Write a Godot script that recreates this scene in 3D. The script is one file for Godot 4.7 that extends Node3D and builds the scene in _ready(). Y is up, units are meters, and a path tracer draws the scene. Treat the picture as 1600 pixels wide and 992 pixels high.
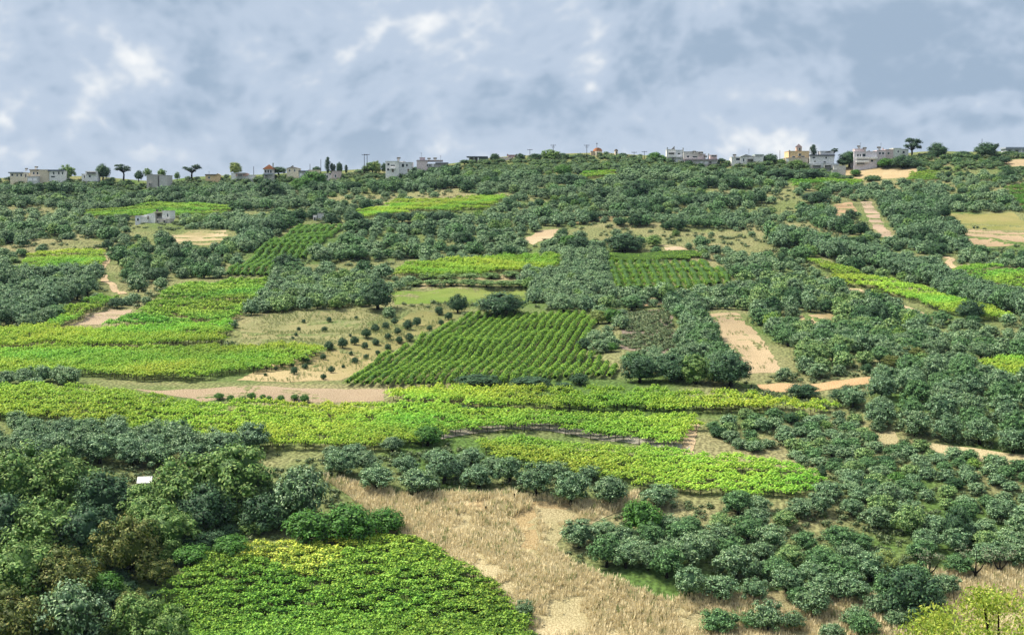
extends Node3D
# A hillside of vineyards and olive groves with a village along the ridge, seen from the opposite slope.
# Places are read off a map of the hillside given as (column, row) of a sight line and turned into points on the terrain.

const FOCAL := 2300.0
const EXPOSURE := 5.8
const PITCH := 166.0 / 2300.0
var rng := RandomNumberGenerator.new()
var noise_a := FastNoiseLite.new()
var noise_b := FastNoiseLite.new()
var noise_c := FastNoiseLite.new()
var mats := {}
var stem_rim: Node3D
var names := {}

# ---------------------------------------------------------------- mesh builder
class MB:
	var v := PackedVector3Array()
	var n := PackedVector3Array()
	var c := PackedColorArray()
	var i := PackedInt32Array()
	func tri(a: Vector3, b: Vector3, d: Vector3, col: Color) -> void:
		var k := v.size()
		var nn := (d - a).cross(b - a).normalized()
		v.append(a); v.append(b); v.append(d)
		n.append(nn); n.append(nn); n.append(nn)
		c.append(col); c.append(col); c.append(col)
		i.append(k); i.append(k + 1); i.append(k + 2)
	func quad(a: Vector3, b: Vector3, d: Vector3, e: Vector3, col: Color) -> void:
		var k := v.size()
		var nn := (d - a).cross(b - a).normalized()
		v.append(a); v.append(b); v.append(d); v.append(e)
		for j in 4:
			n.append(nn); c.append(col)
		i.append(k); i.append(k + 1); i.append(k + 2); i.append(k); i.append(k + 2); i.append(k + 3)
	func leaf(p: Vector3, nn: Vector3, along: Vector3, l: float, w: float, col: Color) -> void:
		var t := (along - nn * along.dot(nn)).normalized() * l * 0.5
		var s := nn.cross(t).normalized() * w * 0.5
		var k := v.size()
		v.append(p - t); v.append(p + s); v.append(p + t); v.append(p - s)
		for j in 4:
			n.append(nn); c.append(col)
		i.append(k); i.append(k + 1); i.append(k + 2); i.append(k); i.append(k + 2); i.append(k + 3)
	func box(lo: Vector3, hi: Vector3, col := Color.WHITE) -> void:
		var p := []
		for q in 8:
			p.append(Vector3(hi.x if q & 1 else lo.x, hi.y if q & 2 else lo.y, hi.z if q & 4 else lo.z))
		for f in [[0, 2, 3, 1], [5, 7, 6, 4], [4, 6, 2, 0], [1, 3, 7, 5], [2, 6, 7, 3], [4, 0, 1, 5]]:
			var mid: Vector3 = (p[f[0]] + p[f[2]]) * 0.5 - (lo + hi) * 0.5
			if (p[f[2]] - p[f[0]]).cross(p[f[1]] - p[f[0]]).dot(mid) > 0:
				quad(p[f[0]], p[f[1]], p[f[2]], p[f[3]], col)
			else:
				quad(p[f[3]], p[f[2]], p[f[1]], p[f[0]], col)
	func tube(pts: Array, radii: Array, sides: int, col: Color) -> void:
		var k := v.size()
		for q in pts.size():
			var d: Vector3 = (pts[mini(q + 1, pts.size() - 1)] - pts[maxi(q - 1, 0)]).normalized()
			var s := d.cross(Vector3(0.31, 0.2, 0.93)).normalized()
			var t := d.cross(s)
			for j in sides:
				var a := TAU * j / sides
				var o := s * cos(a) + t * sin(a)
				v.append(pts[q] + o * radii[q]); n.append(o); c.append(col)
		for q in pts.size() - 1:
			for j in sides:
				var a := k + q * sides + j
				var b := k + q * sides + (j + 1) % sides
				i.append(a); i.append(a + sides); i.append(b)
				i.append(b); i.append(a + sides); i.append(b + sides)
	func lump(p: Vector3, r: Vector3, col: Color, seg := 6, ring := 4, shake := 0.12, g: RandomNumberGenerator = null) -> void:
		var k := v.size()
		for y in ring + 1:
			var e := PI * (float(y) / ring - 0.5)
			for x in seg:
				var a := TAU * (x + 0.5 * (y % 2)) / seg
				var o := Vector3(cos(a) * cos(e), sin(e), sin(a) * cos(e))
				var q := 1.0 + (g.randf_range(-shake, shake) if g else 0.0)
				v.append(p + o * r * q); n.append(o); c.append(col)
		for y in ring:
			for x in seg:
				var a := k + y * seg + x
				var b := k + y * seg + (x + 1) % seg
				i.append(a); i.append(b); i.append(a + seg)
				i.append(b); i.append(b + seg); i.append(a + seg)
	func prism(ring: PackedVector2Array, z0: float, z1: float, col := Color.WHITE) -> void:   # an outline in x and y, pushed along z
		for q in ring.size():
			var a := ring[q]
			var b := ring[(q + 1) % ring.size()]
			quad(Vector3(a.x, a.y, z1), Vector3(a.x, a.y, z0), Vector3(b.x, b.y, z0), Vector3(b.x, b.y, z1), col)
		var t := Geometry2D.triangulate_polygon(ring)
		for q in range(0, t.size(), 3):
			for z in [z0, z1]:
				tri(Vector3(ring[t[q]].x, ring[t[q]].y, z), Vector3(ring[t[q + 1]].x, ring[t[q + 1]].y, z), Vector3(ring[t[q + 2]].x, ring[t[q + 2]].y, z), col)
	func mesh(m: Material) -> ArrayMesh:
		var a := []
		a.resize(Mesh.ARRAY_MAX)
		a[Mesh.ARRAY_VERTEX] = v; a[Mesh.ARRAY_NORMAL] = n; a[Mesh.ARRAY_COLOR] = c; a[Mesh.ARRAY_INDEX] = i
		var out := ArrayMesh.new()
		out.add_surface_from_arrays(Mesh.PRIMITIVE_TRIANGLES, a)
		out.surface_set_material(0, m)
		return out

# ---------------------------------------------------------------- naming
func numbered(called: String) -> String:
	var k: int = names.get(called, 0)
	names[called] = k + 1
	return called if k == 0 else "%s_%03d" % [called, k]

func tag(o: Node3D, label: String, category: String, group := "", kind := "") -> Node3D:
	if label: o.set_meta("label", label)
	if category: o.set_meta("category", category)
	if group: o.set_meta("group", group)
	if kind: o.set_meta("kind", kind)
	return o

func thing(called: String, label: String, category: String, at := Vector3.ZERO, group := "", kind := "") -> Node3D:
	var o := Node3D.new()
	o.name = numbered(called)
	add_child(o)
	o.position = at
	return tag(o, label, category, group, kind)

func part(called: String, m: Mesh, parent: Node3D, at := Vector3.ZERO) -> MeshInstance3D:
	var o := MeshInstance3D.new()
	o.name = numbered(called) if parent == self else called
	o.mesh = m
	o.position = at
	parent.add_child(o, true)
	return o

func scatter(called: String, m: Mesh, where: Array, parent: Node3D, tints := []) -> MultiMeshInstance3D:
	var mm := MultiMesh.new()
	mm.transform_format = MultiMesh.TRANSFORM_3D
	mm.use_colors = tints.size() > 0
	mm.mesh = m
	mm.instance_count = where.size()
	for k in where.size():
		mm.set_instance_transform(k, where[k])
		if tints.size(): mm.set_instance_color(k, tints[k])
	var o := MultiMeshInstance3D.new()
	o.multimesh = mm
	o.name = numbered(called) if parent == self else called
	parent.add_child(o, true)
	if parent != self: o.set_meta("kind", "stuff")
	return o

func count_word(k: int) -> String:
	var w := ["first", "second", "third", "fourth", "fifth", "sixth", "seventh", "eighth", "ninth", "tenth", "eleventh", "twelfth", "thirteenth", "fourteenth", "fifteenth", "sixteenth", "seventeenth", "eighteenth", "nineteenth"]
	if k < 19: return w[k]
	var tens := ["twent", "thirt", "fort", "fift", "sixt"]
	var t: String = tens[(k + 1) / 10 - 2]
	return t + "ieth" if (k + 1) % 10 == 0 else t + "y-" + w[(k + 1) % 10 - 1]

# ---------------------------------------------------------------- terrain
const STEP := 1.25
const X0 := -330.0
const NX := 529
const ND := 681
var grid := PackedFloat32Array()
var prof := [[0.0, -2.0], [15.0, -8.0], [60.0, -30.0], [120.0, -47.0], [168.0, -57.5]]
const ROWS := [[1040, 186], [992, 200], [900, 213], [840, 225], [760, 242], [700, 260], [650, 278], [620, 290], [590, 306], [560, 328], [520, 362], [480, 400], [440, 443], [400, 490], [360, 548], [320, 620], [290, 678], [265, 725], [250, 745]]
const RIDGE := [[-300, 290], [0, 283], [130, 281], [230, 287], [300, 281], [400, 277], [480, 274], [560, 269], [640, 269], [700, 260], [780, 250], [850, 246], [930, 243], [1000, 246], [1040, 249], [1120, 256], [1200, 253], [1260, 256], [1310, 262], [1380, 252], [1450, 241], [1540, 241], [1600, 240], [1900, 250]]

func rowtan(y: float) -> float:
	return tan(atan((496.0 - y) / FOCAL) - atan(PITCH))

func lookup(t: Array, x: float) -> float:
	if x <= t[0][0]: return t[0][1]
	for k in t.size() - 1:
		if x < t[k + 1][0]:
			var p0: float = t[maxi(k - 1, 0)][1]
			var p1: float = t[k][1]
			var p2: float = t[k + 1][1]
			var p3: float = t[mini(k + 2, t.size() - 1)][1]
			var w: float = t[k + 1][0] - t[k][0]
			var u: float = (x - t[k][0]) / w
			var w0: float = maxf(w, t[k][0] - t[maxi(k - 1, 0)][0])
			var w2: float = maxf(w, t[mini(k + 2, t.size() - 1)][0] - t[k + 1][0])
			var m1: float = (p2 - p0) / (w + w0) * w
			var m2: float = (p3 - p1) / (w + w2) * w
			return p1 + u * (m1 + u * (3 * (p2 - p1) - 2 * m1 - m2 + u * (2 * (p1 - p2) + m1 + m2)))
	return t[-1][1]

func shape_ground() -> void:
	for r in ROWS:
		prof.append([float(r[1]), rowtan(r[0]) * r[1]])
	prof.append_array([[758.0, 27.6], [775.0, 25.0], [820.0, 15.0], [900.0, 0.0]])
	var base := PackedFloat32Array()
	for k in ND: base.append(lookup(prof, k * STEP))
	var lift := PackedFloat32Array()
	var crest: float = lookup(prof, 745.0)
	for k in NX:
		lift.append(rowtan(lookup(RIDGE, 800.0 + (X0 + k * STEP) / 742.0 * FOCAL)) * 745.0 - crest)
	grid.resize(NX * ND)
	for d in ND:
		var dd := d * STEP
		var up := smoothstep(500.0, 738.0, dd)
		var rough := smoothstep(150.0, 260.0, dd)
		for x in NX:
			var xx := X0 + x * STEP
			var h := base[d] + lift[x] * up + noise_a.get_noise_2d(xx, dd) * 1.6 * rough * (1.0 - 0.7 * up)
			var u := h / 2.6 + noise_b.get_noise_2d(xx, dd) * 2.2   # old terraces: flat steps and short banks
			var f := u - floorf(u)
			var ter := (floorf(u) + smoothstep(0.72, 1.0, f) - noise_b.get_noise_2d(xx, dd) * 2.2) * 2.6 + 1.0
			var share := 0.45 * smoothstep(300.0, 360.0, dd) * (1.0 - smoothstep(660.0, 720.0, dd))
			grid[d * NX + x] = lerpf(h, ter, share)

func ground(x: float, z: float) -> float:
	var a := clampf((x - X0) / STEP, 0.0, NX - 1.001)
	var b := clampf(-z / STEP, 0.0, ND - 1.001)
	var i := int(a)
	var j := int(b)
	var u := a - i
	var w := b - j
	var k := j * NX + i
	return lerpf(lerpf(grid[k], grid[k + 1], u), lerpf(grid[k + NX], grid[k + NX + 1], u), w)

func eye(px: float, py: float) -> Vector3:
	var v := Vector3((px - 800.0) / FOCAL, (496.0 - py) / FOCAL, -1.0).rotated(Vector3.RIGHT, -atan(PITCH))
	return v / -v.z

func at(px: float, py: float) -> Vector3:
	var v := eye(px, py)
	var d := 176.0
	while d < 748.0:
		if v.y * d < ground(v.x * d, -d):
			for q in 8:
				d += 0.25 if v.y * (d - 1.0) < ground(v.x * (d - 1.0), 1.0 - d) else 0.0
			var lo := d - 2.0
			for q in 9:
				var mid := (lo + d) * 0.5
				if v.y * mid < ground(v.x * mid, -mid): d = mid
				else: lo = mid
			return Vector3(v.x * d, ground(v.x * d, -d), -d)
		d += 1.5
	return Vector3(v.x * 742.0, ground(v.x * 742.0, -742.0), -742.0)

func on(x: float, z: float, up := 0.0) -> Vector3:
	return Vector3(x, ground(x, z) + up, z)

func plot(pts: Array) -> PackedVector2Array:   # a flat list of columns and rows -> an outline on the ground (x, z)
	var out := PackedVector2Array()
	for k in range(0, pts.size(), 2):
		var p := at(pts[k], pts[k + 1])
		out.append(Vector2(p.x, p.z))
	return out

func ragged(ring: PackedVector2Array, amount := 0.5, each := 2.5) -> PackedVector2Array:
	var out := PackedVector2Array()
	for k in ring.size():
		var a := ring[k]
		var b := ring[(k + 1) % ring.size()]
		var m := maxi(1, int(a.distance_to(b) / each))
		for q in m:
			out.append(a.lerp(b, float(q) / m) + Vector2(rng.randf_range(-1, 1), rng.randf_range(-1, 1)) * amount)
	return out

func canopy_plot(pts: Array, high: float) -> PackedVector2Array:   # the outline on the ground of a canopy that stands this high
	var moved := []
	for k in range(0, pts.size(), 2):
		var d := -at(pts[k], pts[k + 1]).z
		moved.append(pts[k]); moved.append(pts[k + 1] + high * FOCAL / d)
	return plot(moved)

func keep_seen(pts: Array, high := 3.0) -> void:   # no trees so close below a field that they would stand in front of it
	for t in [0.5, 1.0]:
		var ring := canopy_plot(pts, high * t)
		kept_free.append([ring, bounds(ring)])

var fields := []
var kept_free := []   # outlines where no grove tree stands: [outline, bounds, margin]
func bounds(ring: PackedVector2Array) -> Rect2:
	var r := Rect2(ring[0], Vector2.ZERO)
	for p in ring: r = r.expand(p)
	return r

func keep_free(ring: PackedVector2Array, margin: float) -> void:
	var grown := ring
	var off := Geometry2D.offset_polygon(ring, margin)
	if off.size(): grown = off[0]
	kept_free.append([grown, bounds(grown)])
	fields.append(kept_free[-1])

func is_open(p: Vector2) -> bool:
	for k in fields:
		if k[1].has_point(p) and Geometry2D.is_point_in_polygon(p, k[0]): return false
	return true

func is_free(p: Vector2) -> bool:
	for k in kept_free:
		if k[1].has_point(p) and Geometry2D.is_point_in_polygon(p, k[0]): return false
	return true

func rows_in(ring: PackedVector2Array, along: Vector2, gap: float, each: float, shake: float) -> Array:   # [point, row, place in the row]
	var out := []
	var u := along.normalized()
	var w := Vector2(-u.y, u.x)
	var lo := Vector2(INF, INF)
	var hi := -lo
	for p in ring:
		var q := Vector2(p.dot(u), p.dot(w))
		lo = lo.min(q); hi = hi.max(q)
	var r := 0
	var y := lo.y + gap * 0.5
	while y < hi.y:
		var x := lo.x + each * (0.25 + 0.5 * (r % 2))
		while x < hi.x:
			var p := u * (x + rng.randf_range(-shake, shake) * each) + w * (y + rng.randf_range(-shake, shake) * gap)
			if Geometry2D.is_point_in_polygon(p, ring): out.append([p, r])
			x += each
		y += gap
		r += 1
	return out

# ---------------------------------------------------------------- materials
func soft_noise(freq: float, lo: Color, hi: Color, s: int, octaves := 5) -> NoiseTexture2D:
	var f := FastNoiseLite.new()
	f.seed = s
	f.frequency = freq
	f.fractal_octaves = octaves
	var g := Gradient.new()
	g.set_color(0, lo); g.set_color(1, hi)
	g.set_offset(0, 0.25); g.set_offset(1, 0.75)
	var t := NoiseTexture2D.new()
	t.width = 512; t.height = 512; t.seamless = true; t.noise = f; t.color_ramp = g
	return t

func plain(called: String, lin: Color, rough := 0.85) -> StandardMaterial3D:
	var m := StandardMaterial3D.new()
	m.resource_name = called
	m.albedo_color = lin.linear_to_srgb()
	m.roughness = rough
	m.metallic_specular = 0.3
	mats[called] = m
	return m

func leafy(called: String, tint: Color, through: float) -> StandardMaterial3D:
	var m := plain(called, tint, 0.62)
	m.vertex_color_use_as_albedo = true
	m.backlight_enabled = true
	m.backlight = Color(through, through, through).linear_to_srgb()
	m.metallic_specular = 0.35
	return m

func earthy(called: String, lin: Color, scale: float, s: int) -> StandardMaterial3D:
	var m := plain(called, lin, 0.95)
	m.vertex_color_use_as_albedo = true
	m.metallic_specular = 0.1
	m.albedo_texture = mats["grain%d" % s]
	m.uv1_triplanar = true
	m.uv1_world_triplanar = true
	m.uv1_scale = Vector3.ONE * scale
	return m

func make_materials() -> void:
	mats["grain0"] = soft_noise(0.02, Color(0.62, 0.62, 0.62), Color(1, 1, 1), 3)
	mats["grain1"] = soft_noise(0.035, Color(0.7, 0.68, 0.64), Color(1, 1, 1), 4)
	mats["grain2"] = soft_noise(0.012, Color(0.78, 0.78, 0.78), Color(1, 1, 1), 5)
	earthy("hillside", Color.WHITE, 0.11, 0)
	earthy("soil", Color.WHITE, 0.16, 1)
	earthy("wall", Color.WHITE, 0.35, 2)
	for k in 6:
		leafy("olive%d" % k, [Color(1, 1, 1), Color(0.85, 0.92, 0.95), Color(1.25, 1.22, 1.2), Color(0.66, 0.86, 0.62), Color(1.2, 1.2, 0.8), Color(1.0, 1.05, 1.05)][k], 0.18)
	leafy("foliage", Color.WHITE, 0.25)
	leafy("vine", Color.WHITE, 0.6)
	leafy("grass", Color.WHITE, 0.5)
	var bark := plain("bark", Color(0.085, 0.07, 0.055), 0.95)
	bark.vertex_color_use_as_albedo = true
	plain("glass", Color(0.03, 0.04, 0.05), 0.15)
	plain("metal", Color(0.12, 0.12, 0.12), 0.5)
	plain("concrete", Color(0.42, 0.42, 0.4), 0.9)
	plain("white_trim", Color(0.72, 0.72, 0.74), 0.8)
	plain("tile", Color(0.4, 0.16, 0.09), 0.9)
	plain("slab", Color(0.2, 0.19, 0.2), 0.9)
	plain("wood", Color(0.12, 0.09, 0.07), 0.9)

# ---------------------------------------------------------------- sky
func cloud_light(dir: Vector3, fine: bool) -> Color:
	var p := dir * 3.2
	p.y *= 1.5
	var w := Vector3(noise_c.get_noise_3dv(p * 1.3), noise_c.get_noise_3dv(p * 1.3 + Vector3(7, 3, 1)), 0.0)
	var q := p + w * 0.1
	var puff := 0.0
	var q2 := p + w * 0.16
	for o in [[3.4, 0.34], [7.6, 0.22]] + ([[16.0, 0.15], [33.0, 0.09], [66.0, 0.05]] if fine else []):
		puff += o[1] * (0.42 - 2.0 * absf(noise_c.get_noise_3dv(q2 * o[0] + Vector3(3.0, o[0], 1.0))))
	var t := 0.40 + puff + 0.45 * noise_c.get_noise_3dv(q * 2.6) + 0.2 * noise_c.get_noise_3dv(q * 6.1) 
	if fine:
		t += 0.12 * noise_c.get_noise_3dv(q * 14.0) + 0.1 * noise_c.get_noise_3dv(q * 34.0) + 0.05 * noise_c.get_noise_3dv(q * 80.0)
	if dir.z < -0.3:
		var e := dir.rotated(Vector3.RIGHT, atan(PITCH))
		var c := Vector2(800.0 - e.x / e.z * FOCAL, 496.0 + e.y / e.z * FOCAL)
		c += Vector2(w.x, w.y) * 20.0 + Vector2(noise_c.get_noise_3dv(q * 13.0), noise_c.get_noise_3dv(q * 13.0 + Vector3(5, 5, 5))) * 22.0 + Vector2(noise_c.get_noise_3dv(q * 40.0), noise_c.get_noise_3dv(q * 40.0 + Vector3(5, 5, 5))) * 9.0
		for g in CLOUDS:
			var r := Vector2((c.x - g[0]) / g[2], (c.y - g[1]) / g[3]).length_squared()
			if r < 6.0: t += g[4] * exp(-r) * (0.9 + 0.5 * noise_c.get_noise_3dv(q * 20.0))
	t = clampf(t, 0.0, 1.15)
	var low := Color(0.36, 0.47, 0.61)
	var mid := Color(0.52, 0.62, 0.76)
	var top := Color(0.95, 0.97, 0.98)
	var col := low.lerp(mid, smoothstep(0.0, 0.5, t)).lerp(top, smoothstep(0.5, 1.1, t))
	var el := clampf(dir.y, 0.0, 1.0)
	col = col.lerp(Color(0.66, 0.73, 0.82), 0.45 * smoothstep(0.07, 0.0, dir.y))   # the air pales the cloud near the horizon
	var up := smoothstep(0.1, 0.9, el)   # an overcast sky grows lighter and greyer towards the zenith
	var grey := (col.r + col.g + col.b) / 3.0
	return col.lerp(Color(grey, grey, grey * 1.02), up * 0.75) * (1.0 + 0.9 * up) / EXPOSURE

const CLOUDS := [
	[940, 65, 32, 42, 0.42], [932, 136, 24, 13, 0.62], [905, 20, 60, 25, 0.2], [250, 85, 55, 42, 0.4], [210, 120, 40, 30, 0.2], [415, 185, 14, 9, 0.4], [400, 110, 60, 36, 0.22], [440, 95, 18, 22, 0.2],
	[482, 55, 16, 26, 0.3], [492, 190, 24, 9, 0.35], [330, 226, 12, 10, 0.35], [690, 190, 26, 38, 0.36], [675, 220, 14, 14, 0.4], [610, 187, 10, 8, 0.4], [545, 110, 30, 30, 0.16], [740, 65, 20, 14, 0.3],
	[1190, 226, 95, 24, 0.5], [1520, 163, 120, 12, 0.32], [1250, 150, 70, 22, 0.18], [1130, 105, 80, 20, 0.14], [140, 160, 22, 34, 0.3], [105, 205, 30, 18, 0.2], [30, 248, 60, 16, 0.4], [255, 250, 70, 14, 0.35], [5, 195, 12, 14, 0.4],
	[150, 35, 90, 22, 0.15], [620, 35, 120, 30, 0.15], [45, 120, 60, 60, 0.1],
	[335, 130, 50, 26, -0.3], [430, 48, 34, 18, -0.22], [1190, 50, 190, 28, -0.3], [1500, 130, 150, 24, -0.42], [1420, 40, 120, 30, -0.2], [720, 125, 70, 70, -0.2], [1010, 105, 50, 40, -0.16], [860, 110, 40, 60, -0.14],
	[540, 125, 22, 24, -0.2], [180, 210, 110, 22, -0.15], [560, 215, 80, 24, -0.16], [1360, 190, 80, 26, -0.12], [60, 55, 70, 14, -0.16], [900, 200, 110, 26, -0.12]]

func make_sky() -> ImageTexture:
	var w := 512
	var im := Image.create_empty(w, w / 2, false, Image.FORMAT_RGBF)
	for y in w / 2:
		for x in w:
			im.set_pixel(x, y, sky_at((x + 0.5) / w, (y + 0.5) / (w / 2.0), false))
	im.resize(4096, 2048, Image.INTERPOLATE_CUBIC)
	for y in range(830, 1030):
		for x in range(-308, 308):
			im.set_pixel(posmod(x, 4096), y, sky_at((x + 0.5) / 4096.0, (y + 0.5) / 2048.0, true))
	return ImageTexture.create_from_image(im)

func sky_at(u: float, v: float, fine: bool) -> Color:
	var a := u * TAU
	var e := (0.5 - v) * PI
	var dir := Vector3(sin(a) * cos(e), sin(e), -cos(a) * cos(e))
	if dir.y < -0.02:
		return Color(0.11, 0.13, 0.09)
	return cloud_light(dir, fine)

# ---------------------------------------------------------------- plants
func some_dir() -> Vector3:
	return Vector3(rng.randfn(), rng.randfn(), rng.randfn()).normalized()

func vary(c: Color, amount: float) -> Color:
	var k := 1.0 + rng.randf_range(-amount, amount)
	var h := rng.randf_range(-amount, amount) * 0.35
	return Color(c.r * k * (1.0 + h), c.g * k, c.b * k * (1.0 - h))

func clump(m: MB, p: Vector3, r: Vector3, count: int, size: float, tones: Array, up := 0.25, core := true, facing := Vector3.ZERO) -> void:
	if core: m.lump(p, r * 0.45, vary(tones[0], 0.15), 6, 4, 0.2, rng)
	for k in count:
		var d := some_dir()
		if d.y < -0.55: d.y *= -0.6
		if d.dot(facing) < -0.35: d = d - facing * 2.0 * d.dot(facing)
		d = d.normalized()
		var q := p + d * r * rng.randf_range(0.66, 1.15)
		var nn := (d + some_dir() * 0.45 + Vector3.UP * up).normalized()
		m.leaf(q, nn, some_dir() + d * 0.6, size * rng.randf_range(0.7, 1.35), size * rng.randf_range(0.4, 0.7), vary(tones[rng.randi() % tones.size()], 0.22))

# a rounded crown: clumps of leaves round the surface of a dome, with a few hanging out of it
func crown(m: MB, width: float, low: float, high: float, lobes: int, lobe: float, count: int, size: float, tones: Array, ragged_by := 0.12, up := 0.25) -> void:
	var e := Vector3(width * 0.5, (high - low) * 0.5, width * 0.5)
	var mid := Vector3(0, (high + low) * 0.5, 0)
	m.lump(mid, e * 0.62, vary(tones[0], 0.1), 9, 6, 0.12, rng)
	for k in lobes:
		var y := 1.0 - 1.75 * (k + 0.5) / lobes + rng.randf_range(-0.08, 0.08)
		y = clampf(y, -0.8, 1.0)
		var a := k * 2.39996 + rng.randf_range(-0.35, 0.35)
		var r := sqrt(1.0 - y * y)
		var d := Vector3(cos(a) * r, y, sin(a) * r)
		var s := lobe * rng.randf_range(0.75, 1.3)
		var p := mid + d * (e - Vector3.ONE * s * 0.75) * (1.0 + rng.randf_range(-1.6, 1.0) * ragged_by)
		clump(m, p, Vector3(s, s * rng.randf_range(0.75, 0.95), s), count, size, tones, up, true, d)

func trunk(m: MB, height: float, r: float, limbs: int, spread: float, col: Color) -> void:
	var lean := Vector3(rng.randf_range(-0.2, 0.2), 0, rng.randf_range(-0.2, 0.2))
	var fork := Vector3(0, height * 0.42, 0) + lean
	m.tube([Vector3(0, -0.6, 0), Vector3(0, 0.1, 0), fork * 0.6 + Vector3(rng.randf_range(-0.08, 0.08), 0, 0), fork], [r * 1.7, r * 1.35, r, r * 0.85], 7, col)
	for k in limbs:
		var a := TAU * k / limbs + rng.randf_range(-0.5, 0.5)
		var o := Vector3(cos(a), 0, sin(a)) * spread
		m.tube([fork - Vector3(0, 0.1, 0), fork + o * 0.45 + Vector3(0, height * 0.22, 0), fork + o + Vector3(0, height * 0.5, 0)], [r * 0.7, r * 0.45, r * 0.15], 5, col)

const OLIVE := [Color(0.038, 0.085, 0.038), Color(0.09, 0.17, 0.074), Color(0.27, 0.38, 0.225), Color(0.13, 0.225, 0.09)]
const DARK := [Color(0.022, 0.06, 0.028), Color(0.04, 0.095, 0.04), Color(0.065, 0.135, 0.058)]
const BROAD := [Color(0.05, 0.12, 0.025), Color(0.09, 0.18, 0.04), Color(0.15, 0.25, 0.065), Color(0.19, 0.28, 0.085)]
const FIG := [Color(0.03, 0.1, 0.015), Color(0.05, 0.15, 0.02), Color(0.08, 0.2, 0.03)]
const RUST := [Color(0.055, 0.085, 0.018), Color(0.1, 0.13, 0.028), Color(0.16, 0.17, 0.045)]
const PALE := [Color(0.12, 0.17, 0.05), Color(0.18, 0.24, 0.06), Color(0.24, 0.3, 0.08)]
const CONIFER := [Color(0.02, 0.05, 0.03), Color(0.03, 0.07, 0.04), Color(0.045, 0.09, 0.05)]
const LIME := [Color(0.22, 0.31, 0.04), Color(0.31, 0.4, 0.05), Color(0.42, 0.48, 0.09), Color(0.14, 0.22, 0.03)]

var crowns := {}   # kind -> list of [crown mesh, trunk mesh]; every crown is 5 m across and 4.4 m high, to be scaled
var whole := {}    # kind -> list of one-mesh plants for the distance

func make_plants() -> void:
	var browns := Color(0.09, 0.075, 0.06)
	for kind in ["olive", "dark", "broad", "fig", "rust", "pale"]:
		crowns[kind] = []
		var tones: Array = {"olive": OLIVE, "dark": DARK, "broad": BROAD, "fig": FIG, "rust": RUST, "pale": PALE}[kind]
		for k in (8 if kind == "olive" else 5 if kind == "broad" else 4):
			var m := MB.new()
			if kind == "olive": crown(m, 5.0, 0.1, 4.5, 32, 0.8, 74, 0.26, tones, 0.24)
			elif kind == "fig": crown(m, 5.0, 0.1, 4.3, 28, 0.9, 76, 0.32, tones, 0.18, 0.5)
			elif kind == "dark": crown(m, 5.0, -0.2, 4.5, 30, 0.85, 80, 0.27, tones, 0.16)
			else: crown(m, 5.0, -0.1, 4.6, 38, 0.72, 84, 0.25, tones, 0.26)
			var t := MB.new()
			trunk(t, 3.4, 0.2, 3, 1.2, browns)
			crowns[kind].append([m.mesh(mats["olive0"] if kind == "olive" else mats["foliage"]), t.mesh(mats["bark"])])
	for kind in ["olive", "dark", "shrub", "broad"]:
		whole[kind] = []
		for k in 4:
			var m := MB.new()
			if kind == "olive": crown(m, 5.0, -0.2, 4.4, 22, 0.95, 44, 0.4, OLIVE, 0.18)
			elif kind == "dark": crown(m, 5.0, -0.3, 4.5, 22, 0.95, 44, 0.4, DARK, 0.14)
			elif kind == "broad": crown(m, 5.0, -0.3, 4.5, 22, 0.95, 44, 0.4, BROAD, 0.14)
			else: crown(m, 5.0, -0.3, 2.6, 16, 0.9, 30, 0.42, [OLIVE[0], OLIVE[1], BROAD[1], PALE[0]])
			if kind != "shrub": trunk(m, 3.0, 0.2, 2, 1.0, browns)
			whole[kind].append(m.mesh(mats["olive0"]))
	# umbrella pines, cypresses
	crowns["pine"] = []
	for k in 3:
		var m := MB.new()
		var t := MB.new()
		var forks := 5
		t.tube([Vector3(0, -0.5, 0), Vector3(0.15, 1.4, 0), Vector3(0.0, 2.5, 0.1)], [0.26, 0.2, 0.17], 7, browns)
		for q in forks + 4:
			var a := TAU * q / forks + rng.randf_range(-0.5, 0.5)
			var o := Vector3(cos(a) * rng.randf_range(0.5, 1.9), rng.randf_range(2.5, 4.0), sin(a) * rng.randf_range(0.4, 1.6))
			o.y -= 0.25 * Vector2(o.x, o.z).length() - 0.3
			t.tube([Vector3(0, 2.0, 0.1), Vector3(o.x * 0.5, lerpf(2.2, o.y, 0.4), o.z * 0.5), o], [0.15, 0.1, 0.05], 5, browns)
			for r in 3:
				clump(m, o + Vector3(rng.randf_range(-0.55, 0.55), rng.randf_range(-0.1, 0.35), rng.randf_range(-0.5, 0.5)), Vector3(0.72, 0.42, 0.68), 50, 0.3, CONIFER)
		crowns["pine"].append([m.mesh(mats["foliage"]), t.mesh(mats["bark"])])
	crowns["cypress"] = []
	for k in 2:
		var m := MB.new()
		for q in 16:
			var y := 0.5 + q * 0.27
			var r := 0.62 * sin(PI * clampf((q + 1.5) / 18.5, 0, 1)) + 0.1
			for e in 2:
				var a := rng.randf() * TAU
				clump(m, Vector3(cos(a) * r * 0.3, y, sin(a) * r * 0.3), Vector3(r, r * 0.8, r), 40, 0.24, CONIFER)
		var t := MB.new()
		t.tube([Vector3(0, -0.5, 0), Vector3(0, 2.0, 0)], [0.16, 0.1], 6, browns)
		crowns["cypress"].append([m.mesh(mats["foliage"]), t.mesh(mats["bark"])])

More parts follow.
